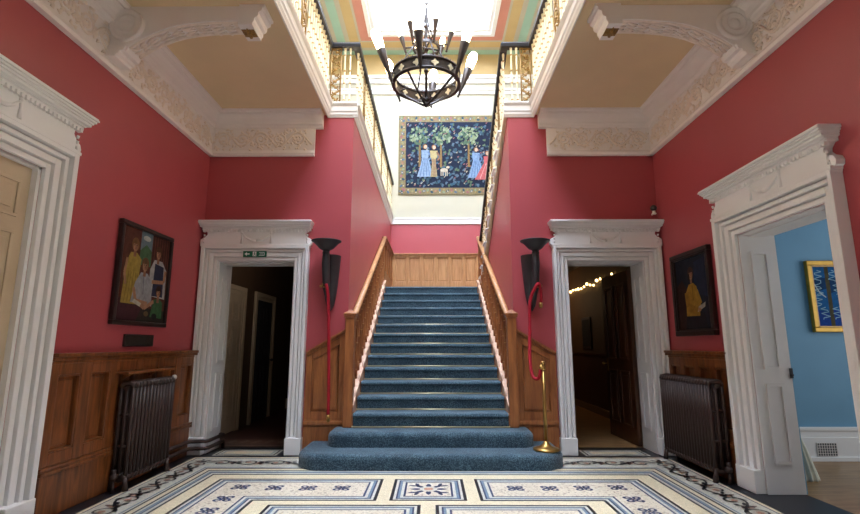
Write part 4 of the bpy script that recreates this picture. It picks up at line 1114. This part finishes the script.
# ------------------------------------------------------------------ radiators
def radiator(sgn, ya, yb, n, label, valve_far):
    e = empty('column_radiator', (sgn * 2.85, (ya + yb) / 2, 0), 0, label, 'radiator')
    xf, xb = (2.755, 2.905) if sgn < 0 else (2.73, 2.905)
    pitch = (yb - ya) / n
    first = None
    for i in range(n):
        y = ya + (i + 0.5) * pitch
        m = MB(); r = pitch * 0.36
        cols = [xf + 0.02, (xf + xb) / 2, xb - 0.02]
        for c in cols: m.tube([(sgn * c, y, 0.12), (sgn * c, y, 0.92)], r * 0.85, 7)
        for zz, s in ((0.925, 1), (0.115, -1)):
            m.tube([(sgn * (xf + 0.02), y, zz - s * 0.02), (sgn * (xf + 0.03), y, zz + s * 0.012), (sgn * (xf + xb) / 2, y, zz + s * 0.022), (sgn * (xb - 0.03), y, zz + s * 0.012), (sgn * (xb - 0.02), y, zz - s * 0.02)], r * 1.15, 7)
        for zz in (0.38, 0.66): m.tube([(sgn * (xf + 0.02), y, zz), (sgn * (xb - 0.02), y, zz)], r * 0.7, 6)
        if i in (0, n - 1):
            m.tube([(sgn * (xf + 0.02), y, 0.11), (sgn * (xf + 0.005), y, 0.0)], [r, r * 1.3], 7); m.tube([(sgn * (xb - 0.02), y, 0.11), (sgn * (xb - 0.01), y, 0.0)], [r, r * 1.3], 7)
        m.build('radiator_section', M['radiator'], e)
    m = MB()
    for zz in (0.13, 0.90): m.tube([(sgn * 2.83, ya + 0.01, zz), (sgn * 2.83, yb - 0.01, zz)], 0.022, 10)
    m.build('connecting_pipe', M['radiator'], e)
    m = MB(); y = ya - 0.03
    m.tube([(sgn * 2.83, y + 0.03, 0.13), (sgn * 2.83, y - 0.035, 0.13)], 0.02, 8); m.ball((sgn * 2.83, y - 0.02, 0.135), 0.034, 8); m.tube([(sgn * 2.83, y - 0.02, 0.13), (sgn * 2.83, y - 0.02, 0.0)], 0.015, 8); m.tube([(sgn * 2.83, y - 0.02, 0.13), (sgn * 2.83, y - 0.02, 0.2)], [0.012, 0.022], 8)
    m.build('valve', M['radiator'], e)
    if valve_far:
        m = MB(); m.ball((sgn * 2.80, yb + 0.03, 0.955), 0.027, 10); m.tube([(sgn * 2.84, yb, 0.93), (sgn * 2.80, yb + 0.03, 0.95)], 0.01, 6); tag(m.build('bleed_valve', M['plaster'], e), 'pale round bleed valve')
radiator(-1, 4.69, 5.46, 13, 'dark brown column radiator by the left panelled wall under the group portrait', True)
radiator(1, 4.99, 6.06, 19, 'dark brown column radiator by the right panelled wall beside the blue room doorway', False)
sh = empty('radiator_shelf', (-2.85, 5.1, 1.02), 0, 'dark wooden shelf on the panelling above the left radiator', 'shelf')
MB().box(-W + 0.056, -2.80, 4.66, 5.50, 1.03, 1.055).build('shelf_board', M['mahogany'], sh, 0.006)
m = MB()
for y in (4.78, 5.2): m.prism([(-W + 0.056, 1.03), (-2.84, 1.03), (-W + 0.056, 0.975)], 'y', y - 0.012, y + 0.012)
m.build('shelf_bracket', M['oak'], sh)
for k, z in enumerate((0.09, 0.17)):
    m = MB(); m.tube([(-2.87, 5.46, z), (-2.87, 6.02, z), (-2.86, 6.09, z), (-2.80, 6.115 - k * 0.01, z), (-2.76, 6.115, z), (-2.685, 6.125, z + 0.0), (-2.665, 6.18, z), (-2.665, 6.58, z)], 0.022, 10)
    if k == 0: m.tube([(-2.665, 6.56, z), (-2.665, 6.58, z), (-2.665, 6.60, 0.0)], 0.022, 10)
    else: m.tube([(-2.665, 6.54, z), (-2.665, 6.57, z), (-2.712, 6.60, z)], 0.022, 10)
    tag(m.build('heating_pipe', M['radiator']), ('lower dark heating pipe curving into the left doorway', 'upper dark heating pipe curving into the left doorway')[k], 'pipe')

# ------------------------------------------------------------------ corridor behind the left doorway
CE = 10.6
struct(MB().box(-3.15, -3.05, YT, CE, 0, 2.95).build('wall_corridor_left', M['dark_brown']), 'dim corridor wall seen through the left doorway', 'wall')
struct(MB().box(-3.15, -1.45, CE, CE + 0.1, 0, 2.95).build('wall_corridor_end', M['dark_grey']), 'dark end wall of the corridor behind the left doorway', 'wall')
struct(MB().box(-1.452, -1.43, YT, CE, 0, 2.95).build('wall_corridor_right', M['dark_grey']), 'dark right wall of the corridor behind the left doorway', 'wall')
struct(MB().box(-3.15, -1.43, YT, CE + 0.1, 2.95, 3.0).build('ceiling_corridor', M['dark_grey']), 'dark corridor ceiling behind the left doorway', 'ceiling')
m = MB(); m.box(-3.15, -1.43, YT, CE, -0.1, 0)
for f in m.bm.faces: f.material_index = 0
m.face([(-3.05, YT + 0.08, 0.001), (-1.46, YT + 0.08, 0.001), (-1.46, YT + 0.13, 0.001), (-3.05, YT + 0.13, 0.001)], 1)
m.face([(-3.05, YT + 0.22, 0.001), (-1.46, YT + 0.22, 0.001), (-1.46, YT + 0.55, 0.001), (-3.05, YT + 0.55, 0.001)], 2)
for i in range(9):
    x = -2.95 + i * 0.17; m.face([(x, YT + 0.32, 0.002), (x + 0.07, YT + 0.26, 0.002), (x + 0.14, YT + 0.38, 0.002), (x + 0.06, YT + 0.48, 0.002)], 1)
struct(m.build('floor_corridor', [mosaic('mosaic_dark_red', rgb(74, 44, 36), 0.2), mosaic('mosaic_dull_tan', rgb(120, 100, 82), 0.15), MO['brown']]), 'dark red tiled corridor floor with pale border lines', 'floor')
m = MB(); m.box(-3.05, -1.46, CE - 0.02, CE, 0, 0.2)
struct(m.build('baseboard_corridor_end', M['cream_door']), 'pale baseboard at the end of the corridor', 'baseboard')
def side_door(n, y0, y1, lab, hinged):
    e = empty('door_%d' % n, (-3.05, (y0 + y1) / 2, 0), PI / 2); struct(e, lab, 'doorway')
    w = y1 - y0; m = MB()
    for i0, i1, d in ((0, 0.06, 0.03), (0.06, 0.13, 0.045)):
        m.box(-w / 2 - i1, -w / 2 - i0, -d, 0, 0, 2.08 + i1); m.box(w / 2 + i0, w / 2 + i1, -d, 0, 0, 2.08 + i1); m.box(-w / 2 - i0, w / 2 + i0, -d, 0, 2.08 + i0, 2.08 + i1)
    m.build('architrave', M['cream_door'], e, 0.004, local=True)
    door_leaf('door_leaf', e, Matrix.Translation((-w / 2, -0.022, 0)), w, 2.08, M['cream_door'] if hinged else M['black'], SIX(w, 2.08), w - 0.07 if not hinged else 0.07, M['black'], 0.02)
side_door(5, 7.0, 7.85, 'nearest cream panelled door in the corridor behind the left doorway', True)
side_door(6, 8.55, 9.35, 'farther door with cream frame and dark leaf in the corridor', False)

# ------------------------------------------------------------------ dim room behind the right doorway
RE = 12.6
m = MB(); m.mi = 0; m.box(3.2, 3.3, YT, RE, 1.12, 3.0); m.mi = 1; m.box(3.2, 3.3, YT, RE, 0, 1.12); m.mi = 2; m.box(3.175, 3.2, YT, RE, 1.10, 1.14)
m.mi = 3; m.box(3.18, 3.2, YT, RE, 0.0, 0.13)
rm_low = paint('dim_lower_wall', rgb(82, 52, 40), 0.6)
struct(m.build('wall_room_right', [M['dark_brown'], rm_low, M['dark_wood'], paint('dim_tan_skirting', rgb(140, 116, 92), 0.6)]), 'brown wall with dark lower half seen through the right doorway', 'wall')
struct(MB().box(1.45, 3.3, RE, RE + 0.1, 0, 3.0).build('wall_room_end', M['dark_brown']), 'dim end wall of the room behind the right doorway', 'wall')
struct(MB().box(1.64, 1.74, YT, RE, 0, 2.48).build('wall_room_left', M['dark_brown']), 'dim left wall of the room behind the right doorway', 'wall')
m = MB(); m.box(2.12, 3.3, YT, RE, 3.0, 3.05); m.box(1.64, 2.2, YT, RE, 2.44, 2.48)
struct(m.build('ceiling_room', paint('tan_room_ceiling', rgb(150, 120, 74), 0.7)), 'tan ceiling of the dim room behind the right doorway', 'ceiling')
struct(MB().box(1.64, 3.3, YT, RE, -0.1, 0).build('floor_room', M['oak_floor']), 'wooden floor of the dim room behind the right doorway', 'floor')
e = empty('framed_picture', (3.2, 10.2, 1.3), 0, 'small dark framed picture on the brown wall beyond the right doorway', 'picture')
m = MB(); m.box(3.17, 3.199, 9.9, 10.45, 1.22, 1.86); m.build('frame', M['black'], e, 0.004)
m = MB(); m.box(3.166, 3.171, 9.95, 10.40, 1.27, 1.81); m.build('print', pc(60, 58, 66), e)
e = empty('string_lights', (3.15, 10, 2.5), 0, 'warm string of small fairy lights along the wall beyond the right doorway', 'string lights')
pts = []
for i in range(41):
    y = 8.4 + i * 0.1; pts.append((3.165, y, 2.55 - 0.07 * abs(math.sin(i * PI / 8))))
MB().tube(pts, 0.006, 5).build('cord', M['black'], e)
for i in range(1, 40, 2):
    m = MB(); m.ball((pts[i][0] - 0.01, pts[i][1], pts[i][2] - 0.02 + 0.02 * math.sin(i)), 0.022 if i % 3 else 0.03, 8); m.build('bulb', M['fairy'], e)

# ------------------------------------------------------------------ blue room on the right
BX = 6.6
struct(MB().box(W + 0.34, BX, 5.95, 6.2, 0, 3.7).build('wall_blue_room', M['blue']), 'light blue wall of the room through the right doorway', 'wall')
m = MB(); m.box(W + 0.342, W + 0.36, 4.65, 5.95, 0, 3.7); m.box(W + 0.342, W + 0.36, 1.0, 3.545, 0, 3.7); m.box(W + 0.342, W + 0.36, 3.545, 4.65, DH, 3.7)
struct(m.build('wall_blue_room_inner', M['blue']), 'blue inner wall face round the right doorway', 'wall')
struct(MB().box(BX, BX + 0.1, 1.0, 5.95, 0, 0.9).box(BX, BX + 0.1, 1.0, 5.95, 2.9, 3.7).box(BX, BX + 0.1, 1.0, 2.0, 0.9, 2.9).box(BX, BX + 0.1, 5.2, 5.95, 0.9, 2.9).build('wall_blue_room_window', M['blue']), 'blue window wall of the side room', 'wall')
struct(MB().box(W + 0.34, BX, 1.0, 5.95, 3.7, 3.75).build('ceiling_blue_room', M['plaster']), 'white ceiling of the blue room', 'ceiling')
struct(MB().box(W + 0.34, BX, 1.0, 5.95, -0.1, 0).build('floor_blue_room', M['oak_floor']), 'wooden floor of the blue room', 'floor')
m = MB(); m.box(W + 0.36, BX, 5.90, 5.95, 0, 0.26); m.box(W + 0.36, BX, 5.915, 5.95, 0.26, 0.33); m.box(W + 0.36, BX, 5.90, 5.95, 0.33, 0.37); m.box(W + 0.36, BX, 5.88, 5.95, 0, 0.05)
struct(m.build('baseboard_blue_room', M['white'] , None, 0.006), 'tall white baseboard in the blue room', 'baseboard')
vg = empty('floor_vent', (4.5, 5.9, 0.05), 0, 'small lattice vent grille in the white baseboard of the blue room', 'vent')
m = MB(); m.box(4.40, 4.62, 5.893, 5.899, 0.06, 0.20); m.build('backing', M['black'], vg)
m = MB()
for i in range(9): m.box(4.40 + i * 0.0275 - 0.003, 4.40 + i * 0.0275 + 0.003, 5.888, 5.893, 0.06, 0.20)
for i in range(6): m.box(4.40, 4.62, 5.888, 5.893, 0.06 + i * 0.028 - 0.003, 0.06 + i * 0.028 + 0.003)
m.build('grille', M['plaster'], vg)
gfr = paint('yellow_gold_frame', rgb(196, 150, 52), 0.35, 0.12, 15, 0.02, 60, 0.5, 0.35)
e, A, w, h = picture('framed_painting', 'gold framed blue picture with white brush lines on the blue wall', 'painting', (4.56, 5.95, 1.45), (1, 0, 0), (0, -1, 0), 0.72, 0.86, 0.055, gfr, 0.06, M['gold'])
P_ = lambda *p: [(a * w, b * h) for a, b in p]
A.poly(P_((0, 0), (1, 0), (1, 1), (0, 1)), pc(22, 84, 150))
for a, b in ((0.0, 0.28), (0.36, 0.66), (0.73, 1.0)):
    A.poly(P_((a, 0.0), (b, 0.0), (b, 1), (a, 1)), pc(30, 110, 176)); A.poly(P_((a, 0.0), (b, 0.0), (b, 0.22), (a, 0.3)), pc(26, 76, 168)); A.poly(P_((a, 0.55), (b, 0.62), (b, 0.8), (a, 0.78)), pc(18, 70, 120))
for a in (0.28, 0.66): A.poly(P_((a, 0), (a + 0.08, 0), (a + 0.08, 1), (a, 1)), pc(92, 86, 62))
rt = random.Random(9)
for c in (0.14, 0.5, 0.86):
    for k in range(4):
        p = []
        x0 = c + rt.uniform(-0.08, 0.08); y = 0.92 - k * 0.2
        for q in range(9): p.append((min(0.99, max(0.01, x0 + 0.09 * math.sin(q * 1.9 + k)) if c < 0.8 else min(0.98, x0 + 0.06 * math.sin(q * 2.1))), y - q * 0.024))
        A.line(P_(*p), 0.009, pc(170, 214, 232))
A.line(P_((0.03, 0.72), (0.14, 0.55), (0.25, 0.48)), 0.014, pc(214, 228, 236))
A.build('canvas', e)
e = empty('draped_cloth', (3.70, 5.15, 0), 0, 'cream pleated cloth hanging to the floor just inside the blue room', 'cloth')
m = MB()
rg = []
for z, s, cx_, cy_ in ((0.0, 0.095, 3.70, 5.15), (0.02, 0.093, 3.70, 5.15), (0.15, 0.08, 3.68, 5.15), (0.30, 0.06, 3.66, 5.15), (0.42, 0.04, 3.64, 5.15), (0.47, 0.02, 3.63, 5.15)):
    rg.append([m.bm.verts.new((cx_ + s * (1 + 0.16 * math.cos(11 * 2 * PI * k / 66)) * math.cos(2 * PI * k / 66), cy_ + s * (1 + 0.16 * math.cos(11 * 2 * PI * k / 66)) * math.sin(2 * PI * k / 66), z + (0.012 * math.sin(3 * 2 * PI * k / 66) if z > 0.02 else 0))) for k in range(66)])
for a, b in zip(rg, rg[1:]):
    for k in range(66): m.bm.faces.new((a[k], a[(k + 1) % 66], b[(k + 1) % 66], b[k])).smooth = True
m.bm.faces.new(rg[-1]); m.bm.faces.new(rg[0][::-1]); m.build('pleated_drape', M['cloth'], e)

# ------------------------------------------------------------------ chandelier
CX, CYc, CZ = -0.045, 5.0, 4.13
ch = empty('chandelier', (CX, CYc, 3.88), 0, 'black iron ring chandelier with torch shaped glass lights hanging under the skylight', 'chandelier')
C0 = Vector((CX, CYc, 0))
def pol(r, a, z): return (CX + r * math.cos(a), CYc + r * math.sin(a), z)
R0 = 0.365
m = MB()
m.lathe([(R0, CZ), (R0, CZ + 0.12)], C0, 64); m.lathe([(R0 - 0.008, CZ), (R0 - 0.008, CZ + 0.12)], C0, 64)
for z in (CZ, CZ + 0.12): m.lathe([(R0 - 0.02, z - 0.009), (R0 + 0.016, z - 0.009), (R0 + 0.016, z + 0.009), (R0 - 0.02, z + 0.009), (R0 - 0.02, z - 0.009)], C0, 64)
rg = m.build('ring_band', M['iron'], ch)
m = MB()
for k in range(48):
    a = 2 * PI * k / 48; m.tube([pol(R0, a, CZ + 0.125), pol(R0, a, CZ + 0.155)], [0.014, 0.002], 4)
m.build('cresting', M['iron'], rg)
for k in range(12):
    a = 2 * PI * (k + 0.5) / 12; qf = MB()
    t = Vector((-math.sin(a), math.cos(a), 0)); up = Vector((0, 0, 1)); rad_ = Vector((math.cos(a), math.sin(a), 0))
    c = Vector(pol(R0 - 0.004, a, CZ + 0.06))
    out = []
    for q in range(32):
        th = 2 * PI * q / 32; rr = 0.032 + 0.009 * math.cos(4 * th)
        out.append((rr * math.cos(th), rr * math.sin(th)))
    F = [qf.bm.verts.new(c + t * u + up * v + rad_ * 0.011) for u, v in out]; B_ = [qf.bm.verts.new(c + t * u + up * v - rad_ * 0.011) for u, v in out]
    qf.bm.faces.new(F); qf.bm.faces.new(B_[::-1])
    for q in range(32): qf.bm.faces.new((F[q], B_[q], B_[(q + 1) % 32], F[(q + 1) % 32]))
    o = qf.build('quatrefoil', M['ivory'], rg)  # solid ivory shape stands for light showing through a ring cutout
    if k == 0: tag(o, 'pale quatrefoil painted as light through a cutout')
# straps down to the boss
for k in range(4):
    a = PI / 4 + k * PI / 2 + 0.2
    m = MB(); m.tube([pol(R0, a, CZ + 0.02), pol(R0 * 0.6, a, CZ - 0.10), pol(R0 * 0.25, a, CZ - 0.19), pol(0.03, a, CZ - 0.235)], 0.013, 6); m.build('strap', M['iron'], ch)
MB().lathe([(0.0, 3.86), (0.01, 3.87), (0.03, 3.89), (0.034, 3.905), (0.015, 3.92), (0.02, 3.935), (0.05, 3.95), (0.02, 3.97), (0.0, 3.975)], C0, 12).build('finial', M['iron'], ch)
m = MB(); m.tube([(CX, CYc, 3.95), (CX, CYc, 5.08)], 0.014, 8)
for z in (4.3, 4.56, 4.85): m.ball((CX, CYc, z), 0.028, 8)
m.build('centre_rod', M['iron'], ch)
m = MB()
m.lathe([(0.15, 4.56), (0.15, 4.60), (0.14, 4.60), (0.14, 4.56), (0.15, 4.56)], C0, 32)
for k in range(4):
    a = k * PI / 2 + 0.3; m.tube([(CX, CYc, 4.58), pol(0.145, a, 4.58)], 0.009, 6); m.tube([pol(0.145, a, 4.6), pol(0.05, a, 4.8), (CX, CYc, 5.0)], 0.008, 6)
    m.tube([pol(R0 - 0.01, a, CZ + 0.12), pol(0.24, a, 4.42), pol(0.15, a, 4.57)], 0.008, 6)
m.build('upper_ring', M['iron'], ch)
def lamp(rad, a, z0, hc, rt_, lean, gl, name='torch'):
    """cone of iron sheet with a flame glass on top"""
    tip, top = Vector(pol(rad, a, z0)), Vector(pol(rad + lean, a, z0 + hc))
    d = (top - tip).normalized()
    m = MB(); m.tube([tip - d * 0.03, tip, tip + (top - tip) * 0.5, top, top + d * 0.01], [0.008, 0.012, rt_ * 0.6, rt_, rt_ * 0.9], 12); m.ball(tip - d * 0.03, 0.014, 6)
    m.tube([tip + d * hc * 0.3, Vector(pol(rad - 0.10 if rad > 0.3 else 0.13, a, (tip + d * hc * 0.3).z))], 0.009, 6)
    t = m.build(name, M['iron'], ch)
    g = MB(); g.tube([top, top + d * gl * 0.35, top + d * gl * 0.75, top + d * gl], [rt_ * 0.8, rt_ * 1.0, rt_ * 1.12, rt_ * 0.85], 14)
    tag(g.build('flame_glass', M['glow'], t), 'glowing white flame glass')
for k in range(6): lamp(0.40, math.radians(-98 + 60 * k), 4.10, 0.33, 0.05, 0.12, 0.23)
for k in range(6): lamp(0.235, math.radians(-68 + 60 * k), 4.55, 0.19, 0.03, 0.05, 0.14)
m = MB(); z = 5.08; k = 0
while z < ZC + 0.66:
    p = []
    for q in range(10):
        t = 2 * PI * q / 10; u, v = 0.014 * math.cos(t), 0.034 * math.sin(t)
        p.append((CX + (u if k % 2 else 0), CYc + (0 if k % 2 else u), z + 0.03 + v))
    m.tube(p, 0.0055, 5, closed=True); z += 0.055; k += 1
m.build('chain', M['iron'], ch)

# ------------------------------------------------------------------ light
w = bpy.data.worlds.new('World'); SC.world = w; w.use_nodes = True
bg = w.node_tree.nodes['Background']; bg.inputs['Color'].default_value = (0.75, 0.88, 1.0, 1); bg.inputs['Strength'].default_value = 0.14
def lamp_pt(name, loc, col, e, r=0.1):
    l = bpy.data.lights.new(name, 'POINT'); l.color = col; l.energy = e; l.shadow_soft_size = r
    o = bpy.data.objects.new(name, l); COL.objects.link(o); o.location = loc; return o
lamp_pt('room_fill', (2.4, 11.2, 2.3), (1.0, 0.72, 0.42), 8, 0.12)  # added warm point light, no fitting, lifts the dim room
lamp_pt('corridor_fill', (-2.0, 7.5, 2.8), (1.0, 0.88, 0.76), 6, 0.12)  # added point light without a fitting, brightens the corridor doors
def lamp_area(name, loc, rot, sx, sy, col, e):
    l = bpy.data.lights.new(name, 'AREA'); l.shape = 'RECTANGLE'; l.size = sx; l.size_y = sy; l.color = col; l.energy = e
    o = bpy.data.objects.new(name, l); COL.objects.link(o); o.location = loc; o.rotation_euler = rot; return o
lamp_area('blue_room_fill', (BX + 0.15, 3.6, 1.9), (0, PI / 2, 0), 2.0, 3.2, (0.92, 0.96, 1.0), 60)  # area light added out of view to fill the blue room with daylight

# ------------------------------------------------------------------ camera
cam = bpy.data.cameras.new('Camera'); cam.sensor_fit = 'HORIZONTAL'; cam.sensor_width = 36.0; cam.lens = 490.0 / 860.0 * 36.0; cam.clip_start = 0.05; cam.clip_end = 200
co = bpy.data.objects.new('Camera', cam); COL.objects.link(co)
co.location = (0.022, 0, 1.3); co.rotation_euler = (math.radians(90 + 10.18), 0, math.radians(0.29))
SC.camera = co
SC.view_settings.view_transform = 'Standard'; SC.view_settings.look = 'None'; SC.view_settings.gamma = 1.0
SC.view_settings.use_curve_mapping = False; SC.view_settings.exposure = 0.0
SC.cycles.use_denoising = True
SC.cycles.max_bounces = 8; SC.cycles.diffuse_bounces = 5
SC.cycles.sample_clamp_indirect = 8
